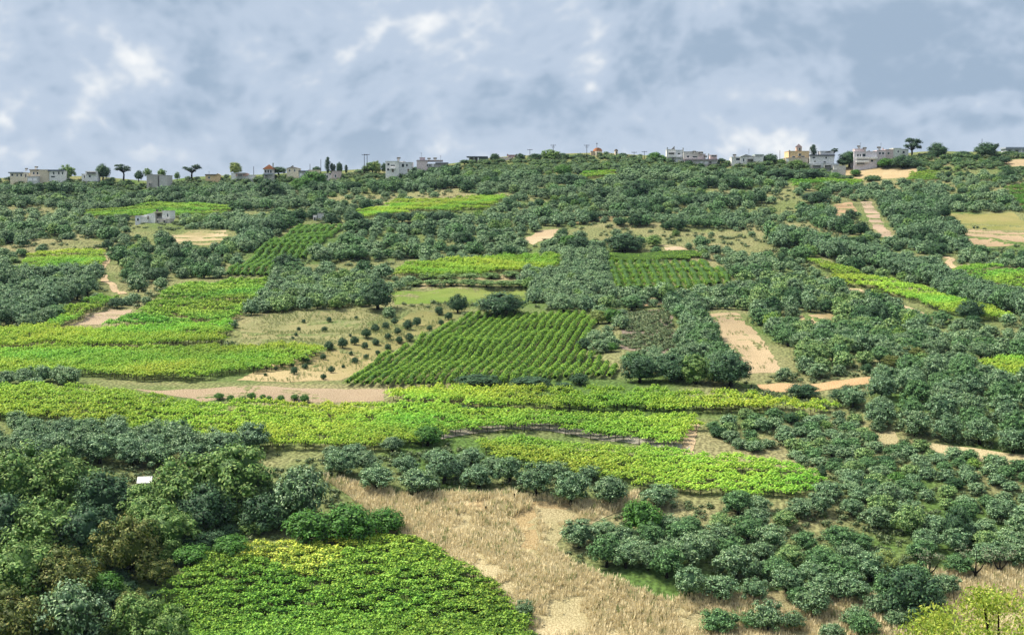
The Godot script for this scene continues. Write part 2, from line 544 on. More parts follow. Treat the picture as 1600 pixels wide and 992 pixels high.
func tree(kind: String, called: String, p: Vector3, across: float, high: float, label: String, category: String, group := "", tint := -1) -> Node3D:
	var o := thing(called, label, category, p, group)
	var pick: Array = crowns[kind][rng.randi() % crowns[kind].size()]
	var a := part("trunk", pick[1], o)
	var b := part("crown", pick[0], o)
	o.rotation.y = rng.randf() * TAU
	var s := Vector3(across / 5.0, high / 4.5, across / 5.0)
	a.scale = s
	b.scale = s
	if tint >= 0: b.material_override = mats["olive%d" % tint]
	return o

func planted(kind: String, called: String, px: float, py: float, wide: float, tall: float, label: String, category := "tree", group := "", tint := -1) -> Node3D:   # wide and tall in columns and rows
	var p := at(px, py)
	return tree(kind, called, p, wide * -p.z / FOCAL, tall * -p.z / FOCAL, label, category, group, tint)

# one vine trained flat on wires: a pad of leaves on a thin stem
var pads := {}
func make_pads() -> void:
	for kind in ["lime", "green", "deep"]:
		pads[kind] = []
		var tones: Array = {"lime": [Color(0.24, 0.38, 0.035), Color(0.31, 0.44, 0.045), Color(0.4, 0.52, 0.07), Color(0.15, 0.28, 0.03)], "green": [Color(0.1, 0.22, 0.022), Color(0.165, 0.31, 0.032), Color(0.28, 0.43, 0.055), Color(0.07, 0.165, 0.02)], "deep": [Color(0.06, 0.15, 0.02), Color(0.09, 0.2, 0.025), Color(0.13, 0.26, 0.035), Color(0.05, 0.12, 0.02)]}[kind]
		for k in 4:
			var m := MB.new()
			m.tube([Vector3(0, -0.3, 0), Vector3(0.05, 0.8, 0.03), Vector3(0, 1.45, 0)], [0.06, 0.05, 0.045], 5, Color(0.1, 0.075, 0.05))
			m.lump(Vector3(0, 1.45, 0), Vector3(0.6, 0.16, 0.55), tones[3], 8, 4, 0.2, rng)
			var tips := []
			for q in 7: tips.append(Vector3(rng.randf_range(-1.0, 1.0), 0, rng.randf_range(-0.9, 0.9)))
			for q in 200:
				var t: Vector3 = tips[rng.randi() % tips.size()]
				var p := Vector3(rng.randfn(t.x * 0.8, 0.34), 0, rng.randfn(t.z * 0.8, 0.34))
				var edge := clampf(1.25 - p.length(), 0.0, 1.0)
				p.y = 1.3 + 0.5 * sqrt(edge) * rng.randf_range(0.1, 1.25) + (0.25 if q % 7 == 0 else 0.0) - 0.25 * (1.0 - edge) * rng.randf()
				var nn := (Vector3(p.x * 0.3, 0.75, p.z * 0.3) + some_dir() * 0.65).normalized()
				m.leaf(p, nn, some_dir(), rng.randf_range(0.2, 0.36), rng.randf_range(0.16, 0.28), vary(tones[2 if q % 7 == 0 else rng.randi() % 4], 0.32))
			pads[kind].append(m.mesh(mats["vine"]))

func vineyard(pts: Array, kind: String, label: String, along: Array, gap := 2.1, each := 1.9, tall := 1.0, patches := []) -> Node3D:
	var ring := ragged(canopy_plot(pts, 1.3 * tall), 0.25, 4.0)
	keep_seen(pts, 2.6 if pts[1] < 600 else 1.5)
	keep_free(ring, 1.6)
	var a := at(along[0], along[1])
	var b := at(along[2], along[3])
	var o := thing("vineyard", label, "vineyard", Vector3.ZERO, "", "stuff")
	var sets := [[], [], [], []]
	var tints := [[], [], [], []]
	var turn := -atan2(b.z - a.z, b.x - a.x)
	for q in rows_in(ring, Vector2(b.x - a.x, b.z - a.z), gap, each, 0.13 if gap > 1.6 else 0.34):
		if rng.randf() < 0.05: continue
		var k := rng.randi() % 4
		var p := on(q[0].x, q[0].y)
		var s := rng.randf_range(0.86, 1.14)
		var t := Transform3D(Basis(Vector3.UP, turn + PI * (rng.randi() % 2) + rng.randf_range(-0.25, 0.25)) * Basis.from_scale(Vector3(s * 1.2, tall * rng.randf_range(0.9, 1.12), s * 1.0)), p)
		sets[k].append(t)
		var n := 1.0 + noise_b.get_noise_2d(p.x * 2.0, p.z * 2.0) * 0.3 + rng.randf_range(-0.07, 0.07)
		var hue := 0.88 + noise_b.get_noise_2d(p.x * 2.6 + 90.0, p.z * 4.0) * 0.36 + rng.randf_range(-0.05, 0.05)
		var c := Color(n * hue, n, n)
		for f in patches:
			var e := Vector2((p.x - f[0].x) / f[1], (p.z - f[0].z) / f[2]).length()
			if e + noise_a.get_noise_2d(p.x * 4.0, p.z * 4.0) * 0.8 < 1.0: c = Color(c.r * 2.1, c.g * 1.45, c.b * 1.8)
		tints[k].append(c)
	for k in 4:
		if sets[k].size(): scatter("vine_canopy", pads[kind][k], sets[k], o, tints[k])
	return o

# a trellis row: a low wall of vine leaves along the ground from a to b
func vine_row(a: Vector2, b: Vector2, tones: Array, label: String, group: String, high: float, wide: float, leaf := 0.34) -> void:
	var p0 := on(a.x, a.y)
	var m := MB.new()
	var u := (b - a).normalized()
	var w := Vector3(-u.y, 0, u.x)
	var span := a.distance_to(b)
	var spine := []
	var radii := []
	var x := 0.0
	while x <= span:
		spine.append(on(a.x + u.x * x, a.y + u.y * x, high * 0.6) - p0)
		radii.append(wide * rng.randf_range(0.24, 0.34))
		x += 1.5
	if spine.size() < 2: return
	m.tube(spine, radii, 5, tones[0] * 0.6)
	for k in int(span * 26.0 * high * wide / leaf * 0.3):
		var s := rng.randf() * span
		var swell := 0.85 + 0.6 * noise_a.get_noise_2d((a.x + s) * 14.0, a.y * 9.0)
		var ang := rng.randf_range(-0.4, PI + 0.4)
		var p := on(a.x + u.x * s, a.y + u.y * s) - p0 + w * cos(ang) * wide * 0.5 * swell * rng.randf_range(0.6, 1.15) + Vector3.UP * (high * 0.58 + sin(ang) * high * 0.42 * swell * rng.randf_range(0.7, 1.2))
		var nn := (w * cos(ang) + Vector3.UP * (sin(ang) + 0.3) + some_dir() * 0.7).normalized()
		m.leaf(p, nn, some_dir(), leaf * rng.randf_range(0.7, 1.3), leaf * rng.randf_range(0.55, 0.95), vary(tones[rng.randi() % tones.size()], 0.25))
	tag(part("vine_row", m.mesh(mats["vine"]), self, p0), label, "vine row", group)

func vine_rows(pts: Array, along: Array, gap: float, tones: Array, which: String, group: String, high := 1.5, wide := 1.25, leaf := 0.34, order := "left") -> void:
	var ring := canopy_plot(pts, high * 0.7)
	keep_seen(pts, 2.6)
	keep_free(ring, 1.2)
	var a := at(along[0], along[1])
	var b := at(along[2], along[3])
	var u := Vector2(b.x - a.x, b.z - a.z).normalized()
	var w := Vector2(-u.y, u.x)
	if (w.x if order == "left" else w.y) < 0.0: w = -w    # counted from the left, or from the top of the slope
	var lo := INF
	var hi := -INF
	for p in ring:
		lo = minf(lo, p.dot(w)); hi = maxf(hi, p.dot(w))
	var y := lo + gap * 0.5
	var k := 0
	while y < hi:
		var mid := w * y
		var cut := Geometry2D.intersect_polyline_with_polygon(PackedVector2Array([mid + u * -2000.0, mid + u * 2000.0]), ring)
		for seg in cut:
			if seg[0].distance_to(seg[-1]) > 4.0:
				vine_row(seg[0] + u * rng.randf_range(0, 0.8), seg[-1], tones, "%s vine row from the %s %s" % [count_word(k), "left" if order == "left" else "top", which], group, high, wide, leaf)
				k += 1
				break
		y += gap

# a sheet of another soil or grass laid over the hillside
func sheet(called: String, ring: PackedVector2Array, tones: Array, up: float, label: String, category: String, mat := "soil", cell := 2.0, bumps := 0.0, kind := "structure") -> void:
	var m := MB.new()
	var box := bounds(ring)
	var edge := 1.0
	var y := floorf(box.position.y / cell) * cell
	while y < box.end.y:
		var x := floorf(box.position.x / cell) * cell
		while x < box.end.x:
			var sq := PackedVector2Array([Vector2(x, y), Vector2(x + cell, y), Vector2(x + cell, y + cell), Vector2(x, y + cell)])
			for piece in Geometry2D.intersect_polygons(sq, ring):
				var t := Geometry2D.triangulate_polygon(piece)
				var k := m.v.size()
				for p in piece:
					var f := noise_a.get_noise_2d(p.x * 6.0, p.y * 6.0) * 0.5 + noise_b.get_noise_2d(p.x * 3.0 + 40.0, p.y * 3.0) * 0.9
					m.v.append(on(p.x, p.y, up + absf(noise_a.get_noise_2d(p.x * 9.0, p.y * 9.0)) * bumps))
					var e := 0.8
					m.n.append(Vector3(ground(p.x - e, p.y) - ground(p.x + e, p.y), 2 * e, ground(p.x, p.y - e) - ground(p.x, p.y + e)).normalized())
					m.c.append(tones[0].lerp(tones[1], clampf(0.5 + f, 0, 1)))
				for q in range(0, t.size(), 3):
					var a2: Vector2 = piece[t[q]]
					var turn: float = (piece[t[q + 1]] - a2).cross(piece[t[q + 2]] - a2)
					m.i.append(k + t[q])
					m.i.append(k + (t[q + 1] if turn > 0 else t[q + 2]))
					m.i.append(k + (t[q + 2] if turn > 0 else t[q + 1]))
			x += cell
		y += cell
	tag(part(called, m.mesh(mats[mat]), self), label, category, "", kind)

func path_ring(pts: Array, half: float) -> PackedVector2Array:   # a path's centre line as columns and rows, and its half width in metres
	var line := PackedVector2Array()
	for k in range(0, pts.size(), 2):
		var p := at(pts[k], pts[k + 1])
		line.append(Vector2(p.x, p.z))
	return ragged(Geometry2D.offset_polyline(line, half, Geometry2D.JOIN_ROUND)[0], 0.22, 1.2)

# ---------------------------------------------------------------- buildings
# pieces are given in columns and rows: [kind, left, right, top, bottom, depth in metres, set back in metres, colour]
const WHITE := Color(0.8, 0.81, 0.83)
const CREAM := Color(0.7, 0.63, 0.5)
const OCHRE := Color(0.68, 0.5, 0.3)
const PINK := Color(0.68, 0.58, 0.59)
const GREY := Color(0.52, 0.53, 0.55)
const STONE := Color(0.4, 0.39, 0.37)
const TERRA := Color(0.56, 0.25, 0.14)
const BLUEGREY := Color(0.33, 0.37, 0.44)

func house(called: String, label: String, category: String, px: float, row: float, dist: float, pieces: Array, turn := 0.0) -> Node3D:
	var d := dist
	if d <= 0.0: d = -at(px, row).z
	var o := thing(called, label, category, eye(px, row) * d)
	o.rotation_degrees.y = turn
	var s := d / FOCAL
	for b in pieces:
		var x0: float = (b[1] - px) * s
		var x1: float = (b[2] - px) * s
		var y1: float = (row - b[3]) * s
		var y0: float = (row - b[4]) * s
		var deep: float = b[5] if b.size() > 5 else 7.0
		var z: float = -b[6] if b.size() > 6 else 0.0
		var col: Color = b[7] if b.size() > 7 else WHITE
		if b[0] in ["wall", "band", "post", "slope", "drum"]: col = Color(minf(col.r * 1.2, 0.86), minf(col.g * 1.2, 0.86), minf(col.b * 1.2, 0.86))
		var m := MB.new()
		match b[0]:
			"wall":
				if b[4] >= row - 0.5: y0 -= 4.0
				m.box(Vector3(x0, y0, z - deep), Vector3(x1, y1, z), col)
				part("wall", m.mesh(mats["wall"]), o)
				if b.size() > 8: continue
				m = MB.new()   # a low parapet and a flat roof inside it
				m.box(Vector3(x0 - 0.12, y1, z - deep - 0.12), Vector3(x1 + 0.12, y1 + 0.22, z + 0.12), col * 0.86)
				part("roof_edge", m.mesh(mats["wall"]), o)
			"slab":
				m.box(Vector3(x0, y0, z - deep), Vector3(x1, y1, z + 0.6), col)
				part("roof", m.mesh(mats["wall"]), o)
			"band":
				m.box(Vector3(x0, y0, z - 0.1), Vector3(x1, y1, z + 1.2), col)
				part("balcony", m.mesh(mats["wall"]), o)
			"hip":
				var c := (x0 + x1) * 0.5
				var rx := minf((x1 - x0) * 0.5, deep * 0.5)
				var e := 0.5
				var a := Vector3(x0 - e, y0, z + e); var bb := Vector3(x1 + e, y0, z + e)
				var cc := Vector3(x1 + e, y0, z - deep - e); var dd := Vector3(x0 - e, y0, z - deep - e)
				var t0 := Vector3(x0 + rx, y1, z - deep * 0.5); var t1 := Vector3(x1 - rx, y1, z - deep * 0.5)
				m.quad(a, t0, t1, bb, col); m.quad(cc, t1, t0, dd, col)
				m.tri(bb, t1, cc, col); m.tri(dd, t0, a, col)
				m.quad(a, bb, cc, dd, col)
				part("roof", m.mesh(mats["wall"]), o)
			"gable":
				m.prism(PackedVector2Array([Vector2(x0 - 0.3, y0), Vector2((x0 + x1) * 0.5, y1), Vector2(x1 + 0.3, y0)]), z - deep, z + 0.25, col)
				part("roof", m.mesh(mats["wall"]), o)
			"open":   # a deep surround with the back wall inside it
				var deep_by := 0.9
				var side := 0.16
				for e in [[x0 - side, x0, y0 - side, y1 + side], [x1, x1 + side, y0 - side, y1 + side], [x0, x1, y1, y1 + side], [x0, x1, y0 - side, y0]]:
					m.box(Vector3(e[0], e[2], z - 0.02), Vector3(e[1], e[3], z + deep_by), Color(0.55, 0.54, 0.53))
				var surround := part("opening", m.mesh(mats["wall"]), o)
				var g := MB.new()
				g.box(Vector3(x0, y0, z), Vector3(x1, y1, z + 0.03), Color(0.3, 0.29, 0.28))
				part("back_wall", g.mesh(mats["wall"]), surround)
			"win", "door":
				var lift := 0.05
				m.box(Vector3(x0 - 0.12, y0 - 0.12, z - 0.02), Vector3(x1 + 0.12, y1 + 0.12, z + lift))
				var frame := part("window" if b[0] == "win" else "door", m.mesh(mats["white_trim"]), o)
				var g := MB.new()
				g.box(Vector3(x0, y0, z), Vector3(x1, y1, z + lift + 0.02))
				part("pane", g.mesh(mats["glass"] if b[0] == "win" else mats["wood"]), frame)
			"white":
				m.box(Vector3(x0, y0, z), Vector3(x1, y1, z + 0.08))
				part("shutter", m.mesh(mats["white_trim"]), o)
			"post":
				m.box(Vector3(x0, y0 - (3.0 if b[4] >= row else 0.0), z - 0.3), Vector3(x1, y1, z), col)
				part("pillar", m.mesh(mats["wall"]), o)
			"tank":
				var r := (x1 - x0) * 0.5
				m.tube([Vector3(x0 - r, y1 - r, z), Vector3(x1 + r, y1 - r, z)], [r, r], 10, Color.WHITE)
				m.lump(Vector3(x0 - r, y1 - r, z), Vector3(0.1, r, r), Color.WHITE, 8, 4)
				m.lump(Vector3(x1 + r, y1 - r, z), Vector3(0.1, r, r), Color.WHITE, 8, 4)
				m.box(Vector3(x0, y0, z - 0.08), Vector3(x0 + 0.1, y1 - r, z + 0.08)); m.box(Vector3(x1 - 0.1, y0, z - 0.08), Vector3(x1, y1 - r, z + 0.08))
				m.quad(Vector3(x0, y1 - r * 1.6, z + r), Vector3(x1, y1 - r * 1.6, z + r), Vector3(x1, y0, z + r + 1.2), Vector3(x0, y0, z + r + 1.2), Color.WHITE)
				part("water_heater", m.mesh(mats["metal"]), o)
			"panel":
				m.prism(PackedVector2Array([Vector2(x0, y0), Vector2(x1, y1), Vector2(x1, y0)]), z - 1.6, z, col)
				part("solar_panel", m.mesh(mats["metal"]), o)
			"dome":
				var r := (x1 - x0) * 0.5
				var rings := []
				var radii := []
				for q in 9:
					var t := PI * 0.5 * q / 8.0
					rings.append(Vector3((x0 + x1) * 0.5, y0 + (y1 - y0) * sin(t), z - deep * 0.5)); radii.append(maxf(0.05, r * cos(t)))
				m.tube(rings, radii, 20, col)
				part("dome", m.mesh(mats["wall"]), o)
			"drum":
				var r := (x1 - x0) * 0.5
				var c := Vector3((x0 + x1) * 0.5, y0, z - deep * 0.5)
				m.tube([c - Vector3(0, 3, 0), c + Vector3(0, y1 - y0, 0), c + Vector3(0, y1 - y0 + 0.02, 0)], [r, r, 0.05], 8, col)
				part("drum", m.mesh(mats["wall"]), o)
			"spire":
				var c := (x0 + x1) * 0.5
				var e := (x1 - x0) * 0.5 + 0.2
				var q := [Vector3(c - e, y0, z + 0.2), Vector3(c + e, y0, z + 0.2), Vector3(c + e, y0, z - 2.0 * e + 0.2), Vector3(c - e, y0, z - 2.0 * e + 0.2)]
				for k in 4: m.tri(q[k], Vector3(c, y1, z - e + 0.2), q[(k + 1) % 4], col)
				part("spire", m.mesh(mats["wall"]), o)
			"cross":
				var c := (x0 + x1) * 0.5
				m.box(Vector3(c - 0.09, y0, z - 0.09), Vector3(c + 0.09, y1, z + 0.09))
				m.box(Vector3(c - 0.5, y1 - 0.9, z - 0.08), Vector3(c + 0.5, y1 - 0.7, z + 0.08))
				part("cross", m.mesh(mats["metal"]), o)
			"mast":
				var c := (x0 + x1) * 0.5
				m.tube([Vector3(c, y0, z - deep * 0.4), Vector3(c, y1, z - deep * 0.4)], [0.07, 0.05], 5, Color.WHITE)
				for q in 3: m.box(Vector3(c - 0.5 + q * 0.1, y1 - 0.15 - q * 0.35, z - deep * 0.4 - 0.03), Vector3(c + 0.5 - q * 0.1, y1 - 0.1 - q * 0.35, z - deep * 0.4 + 0.03))
				part("antenna", m.mesh(mats["metal"]), o)
			"chimney":
				m.box(Vector3(x0, y0, z - 0.7), Vector3(x1, y1, z), col)
				part("chimney", m.mesh(mats["wall"]), o)
			"lean":   # a thin sheet roof falling towards the viewer
				for e in [0.0, 0.07]: m.quad(Vector3(x0, y0 + e, z + 0.3), Vector3(x0, y1 + e, z - deep), Vector3(x1, y1 + e, z - deep), Vector3(x1, y0 + e, z + 0.3), col)
				m.quad(Vector3(x0, y0, z + 0.3), Vector3(x0, y0 + 0.07, z + 0.3), Vector3(x1, y0 + 0.07, z + 0.3), Vector3(x1, y0, z + 0.3), col)
				part("roof", m.mesh(mats["wall"]), o)
			"slope":   # a wall whose top rises from left to right
				m.prism(PackedVector2Array([Vector2(x0, y0 - 2.0), Vector2(x0, y0 + (y1 - y0) * 0.62), Vector2(x1, y1), Vector2(x1, y0 - 2.0)]), z - deep, z, col)
				part("wall", m.mesh(mats["wall"]), o)
	return o

func utility_pole(px: float, top: float, row: float, style: String, label: String) -> void:
	var p := at(px, row)
	if row < 280.0: p = eye(px, row) * 738.0
	var h := (row - top) * -p.z / FOCAL
	var o := thing("utility_pole", label, "utility pole", p, "poles and masts along the ridge")
	var m := MB.new()
	m.tube([Vector3(0, -3, 0), Vector3(0, h, 0)], [0.17, 0.11], 6, Color(0.1, 0.09, 0.08))
	part("pole", m.mesh(mats["bark"]), o)
	if style != "mast":
		var b := MB.new()
		b.box(Vector3(-1.3, h - 0.5, -0.09), Vector3(1.3, h - 0.3, 0.09), Color(0.1, 0.09, 0.08))
		if style == "double": b.box(Vector3(-0.8, h - 1.4, -0.09), Vector3(0.8, h - 1.22, 0.09), Color(0.1, 0.09, 0.08))
		for x in [-1.15, 0.0, 1.15]: b.box(Vector3(x - 0.05, h - 0.3, -0.05), Vector3(x + 0.05, h, 0.05), Color(0.2, 0.2, 0.2))
		part("crossarm", b.mesh(mats["bark"]), o)

func make_village() -> void:
	house("house", "low cream house at the far left of the ridge, behind a clipped dark hedge", "house", 30, 278, 736, [["wall", 15, 44, 270.5, 278, 7, 0, CREAM], ["slab", 12.5, 35, 268.8, 270.5, 8, 0, BLUEGREY], ["win", 17, 20, 271.6, 275], ["win", 25, 27, 271.6, 275.5], ["win", 31, 33.3, 271.6, 275.5], ["tank", 39.4, 41.4, 262.5, 267.5], ["door", 38, 40, 272, 277]], 4)
	house("house", "beige two storey house with a grey garage on its lower left", "house", 59, 281, 734, [["wall", 44, 74, 265.6, 281, 9, 1.2, Color(0.56, 0.5, 0.4)], ["wall", 43, 60, 276.5, 283, 3, -1.5, GREY], ["white", 44.5, 51, 278.5, 282.5, 1, -1.5], ["white", 52.5, 58.5, 278.5, 282.5, 1, -1.5], ["win", 49, 51.5, 268.8, 272.5, 1, 1.2], ["win", 55, 57.5, 268.8, 272.5, 1, 1.2], ["tank", 55, 57.4, 259.8, 265], ["slab", 43.4, 58, 264.6, 266, 9, 1.2, Color(0.4, 0.33, 0.3)]], -5)
	house("house", "white house under dark eaves, half behind a tree, right of the beige one", "house", 88, 279, 735, [["wall", 76, 101, 267.5, 280, 8, 0, WHITE], ["slab", 74.5, 99, 265.2, 267.5, 9, 0, Color(0.16, 0.18, 0.24)], ["win", 82, 84.2, 268.6, 272.6], ["win", 90, 92.2, 268.6, 272.6], ["win", 96, 98, 268.6, 272.6], ["win", 79, 85, 275, 277.2]], 0)
	house("house", "small white house with a long dark porch, left of the round ridge tree", "house", 140, 280, 735, [["wall", 133, 151, 268, 281, 7, 0, WHITE], ["wall", 126.5, 133, 272.2, 281, 5, 0.6, WHITE], ["open", 136, 149, 269.4, 271.6], ["win", 138, 141, 274, 277], ["win", 130.5, 132, 274, 278]], 3)
	house("farm_building", "blank grey stone barn in two blocks below the umbrella pine", "barn", 244, 290, 728, [["wall", 228, 245.5, 273.4, 290, 8, 0, STONE], ["wall", 247, 260, 274.4, 290, 8, 0.8, Color(0.47, 0.47, 0.46)], ["open", 233, 235, 286, 290]], -6)
	house("house", "small ochre house with a dark roof edge beside the wide ridge pine", "house", 332, 284, 734, [["wall", 320.5, 336, 273.2, 285, 7, 0, OCHRE, 1], ["slab", 320, 336.4, 272.2, 273.8, 7, 0, Color(0.2, 0.17, 0.16)], ["wall", 336, 342.5, 273.4, 285, 6, 0.4, OCHRE, 1], ["gable", 335.6, 342.8, 271, 273.4, 6, 0.4, Color(0.45, 0.34, 0.22)], ["win", 325, 327.5, 276, 279], ["mast", 325, 325.6, 267, 272.4]], 5)
	house("unfinished_house", "unfinished house of pink brick with a gaping dark upper room", "house", 376, 281, 735, [["wall", 360.5, 373, 271, 282, 7, 0.5, WHITE], ["wall", 368, 385, 271.6, 276, 7, 0, Color(0.45, 0.3, 0.26)], ["wall", 368, 386, 276, 282, 7, 0, GREY], ["open", 371.5, 378.5, 272.6, 275.4], ["slab", 367, 383, 269.8, 271.2, 7, 0, GREY], ["wall", 386, 396, 274, 282, 5, 1, WHITE]], 0)
	house("house", "narrow two storey house with a terracotta roof and a tall chimney", "house", 419, 277, 733, [["wall", 412, 428, 264, 278, 8, 0, Color(0.5, 0.48, 0.46), 1], ["hip", 411.5, 428.5, 256.6, 264, 8, 0, TERRA], ["chimney", 425.3, 427.3, 254.6, 262, 1, -0.2, GREY], ["band", 411.5, 426, 271, 272.6, 1, 0, BLUEGREY], ["win", 413.4, 416, 265.6, 270], ["win", 417.4, 420, 265.6, 270], ["win", 421.4, 424, 265.6, 270], ["open", 414, 418, 273, 276.4]], 8)
	house("house", "pale gabled house with a tilted dark panel on its ridge", "house", 456, 270, 736, [["wall", 447.5, 466, 263, 271, 8, 0, CREAM, 1], ["gable", 447, 466.5, 260.2, 263, 8, 0, Color(0.42, 0.38, 0.34)], ["panel", 452, 457, 258, 261.4, 1, 1, CREAM], ["win", 451, 453, 265, 268], ["win", 459, 461, 265, 268]], 0)
	house("house", "flat grey house with a cream upper wall behind the big green tree", "house", 474, 280, 731, [["wall", 466.5, 480, 268.2, 283, 8, 0, GREY, 1], ["slab", 466, 481, 266.6, 268.2, 8, 0, Color(0.13, 0.15, 0.19)], ["wall", 480.5, 497, 266, 272, 7, 1, CREAM], ["white", 468, 472, 271, 275], ["win", 474, 477, 271, 274]], 0)
	house("house", "white house with a pink tower block and a flat white carport", "house", 520, 285, 728, [["wall", 506, 520, 271.4, 286, 8, 0, Color(0.6, 0.57, 0.56)], ["wall", 518.5, 531.5, 268, 286, 7, -0.8, Color(0.55, 0.45, 0.44)], ["win", 514.4, 517, 270.2, 273.2, 1, -0.05], ["win", 510, 512.4, 274, 277], ["win", 513, 516.4, 280.4, 283], ["win", 523, 525.4, 273, 277, 1, -0.8], ["slab", 497, 529, 286.4, 288.4, 5, -3, WHITE], ["post", 498, 499, 288.4, 292, 1, -3.3, GREY], ["post", 526, 527, 288.4, 292, 1, -3.3, GREY]], 0)
	house("house", "white two storey house with a curved gable wing and rooftop tank", "house", 621, 271, 731, [["wall", 602, 623, 252.4, 272, 9, 0, WHITE], ["wall", 622.6, 642, 254, 272, 8, 1.0, Color(0.62, 0.63, 0.66)], ["dome", 625, 633, 251.4, 254.2, 6, 1, GREY], ["win", 605.2, 608.4, 255, 258.6], ["win", 610.4, 616.8, 257.8, 259.6], ["band", 609.4, 618, 262, 264, 1, 0, WHITE], ["door", 612, 615, 264.2, 269], ["win", 604.6, 608, 263, 266.6], ["win", 634, 636.6, 256.2, 260, 1, 1], ["win", 627, 631, 256, 261, 1, 1], ["door", 636, 639, 264, 269.5, 1, 1], ["tank", 621.6, 624.2, 245.6, 251.6], ["mast", 619, 619.6, 246, 252]], -4)
	house("house", "long mauve house with flat roof terraces and two water heaters", "house", 674, 261, 738, [["wall", 651, 668, 251.4, 262, 9, 0, PINK], ["slab", 651, 692, 250, 252, 9, 0.4, Color(0.45, 0.38, 0.4)], ["wall", 655.6, 664, 246.4, 250, 4, 2, Color(0.4, 0.36, 0.4)], ["wall", 668, 699, 255.6, 262, 8, 0.6, Color(0.42, 0.4, 0.4), 1], ["slab", 680, 700.5, 253.8, 256, 9, 0.6, Color(0.2, 0.2, 0.22)], ["win", 666.6, 668.6, 256.4, 260, 1, -0.05], ["win", 670.4, 672.6, 256.6, 260, 1, 0.6], ["white", 675, 678, 255.8, 260.4, 1, 0.6], ["tank", 669, 671.4, 246.4, 250.4], ["tank", 678.4, 681, 246, 251], ["mast", 658, 658.6, 238, 246.4], ["mast", 688, 688.6, 242.6, 254]], 3)
	house("pavilion", "open flat roofed pavilion on pillars above the olive slope", "pavilion", 746, 252, 742, [["slab", 729, 762, 244.2, 245.8, 7, 0, Color(0.16, 0.18, 0.22)], ["post", 732.4, 733.6, 245.8, 252, 1, 0, WHITE], ["post", 740, 741.2, 245.8, 252, 1, 0, WHITE], ["post", 746, 747.4, 245.8, 252, 1, 0, WHITE], ["wall", 733, 747, 246, 252, 2, 5, Color(0.4, 0.4, 0.4), 1], ["wall", 748, 763, 246.4, 253, 6, 0.8, Color(0.25, 0.3, 0.27), 1]], 0)
	house("house", "low pinkish house hidden up to its roof behind ridge shrubs", "house", 794, 252, 744, [["wall", 776, 810, 246.6, 253, 7, 0, PINK], ["slab", 792, 808, 241.8, 243.4, 6, 1, Color(0.42, 0.3, 0.3)], ["wall", 794, 806, 243.2, 247, 5, 1.2, PINK, 1], ["win", 781, 784, 248, 251], ["win", 797, 800, 248, 251], ["chimney", 792, 794, 240.4, 242, 1, 2, Color(0.35, 0.22, 0.2)]], 0)
	house("domed_chapel", "cream chapel with an orange tiled dome and thin cross", "church", 934, 242, 744, [["drum", 927, 942, 236, 243, 5, 0, CREAM], ["dome", 927.2, 941.8, 230.4, 236, 5, 0, TERRA], ["cross", 932.6, 933.8, 222, 230.8, 1, 2.5], ["wall", 923.6, 928.6, 236.6, 243, 4, 0.6, Color(0.5, 0.4, 0.3)], ["win", 933, 935, 238, 241, 1, -0.1]], 0)
	house("bell_turret", "small round cream turret with a dark cap right of the chapel", "turret", 963, 241, 744, [["drum", 960.4, 966, 236, 242, 2, 0, CREAM], ["dome", 960.2, 966.2, 232.8, 236, 2, 0, Color(0.25, 0.2, 0.17)], ["open", 962.3, 964, 237, 240]], 0)
	house("villa", "tall white villa with end pillars and dark loggia windows", "house", 1055, 251, 738, [["wall", 1043.6, 1056, 233.8, 252, 9, 0.6, WHITE], ["wall", 1056, 1067.4, 235, 252, 9, 0, Color(0.62, 0.64, 0.68)], ["post", 1042, 1044, 230.4, 252, 1, -0.2, GREY], ["post", 1066.4, 1068.4, 230.8, 252, 1, -0.2, GREY], ["open", 1045, 1053.4, 238.8, 241.4, 1, 0.6], ["open", 1045, 1053.4, 246.8, 248.6, 1, 0.6], ["band", 1044, 1056, 242, 245.4, 1, 0.6, WHITE], ["win", 1059.4, 1062.6, 239, 241.4], ["band", 1056.4, 1066, 245, 246.4, 1, 0, GREY], ["panel", 1050, 1055, 228, 233, 1, 2]], 0)
	house("house", "long white and pink house with a wide garage below its terrace", "house", 1094, 256, 736, [["wall", 1069, 1092.4, 237.4, 249, 8, 1, Color(0.6, 0.58, 0.56)], ["wall", 1092.4, 1103, 241, 249, 7, 0.6, PINK], ["slab", 1069, 1121, 248.4, 250.2, 9, -0.4, Color(0.44, 0.36, 0.38)], ["wall", 1070, 1121, 250.2, 257, 9, 0, Color(0.58, 0.55, 0.56), 1], ["wall", 1110.6, 1121.4, 242.4, 249, 6, 1, PINK], ["open", 1072.4, 1081.6, 250.8, 253], ["open", 1112, 1119.4, 242.8, 244.8, 1, 1], ["white", 1095, 1099, 251.6, 256], ["white", 1102, 1107, 251.6, 256], ["open", 1108, 1112, 252, 256], ["win", 1074, 1077.4, 243.2, 246, 1, 1], ["win", 1083, 1090, 244, 246, 1, 1], ["chimney", 1107.4, 1109.2, 239.8, 249, 1, 1.4, GREY], ["tank", 1083.6, 1086, 235.6, 239.4], ["tank", 1093.6, 1097, 236.8, 241], ["tank", 1101.6, 1104, 243, 247]], 2)
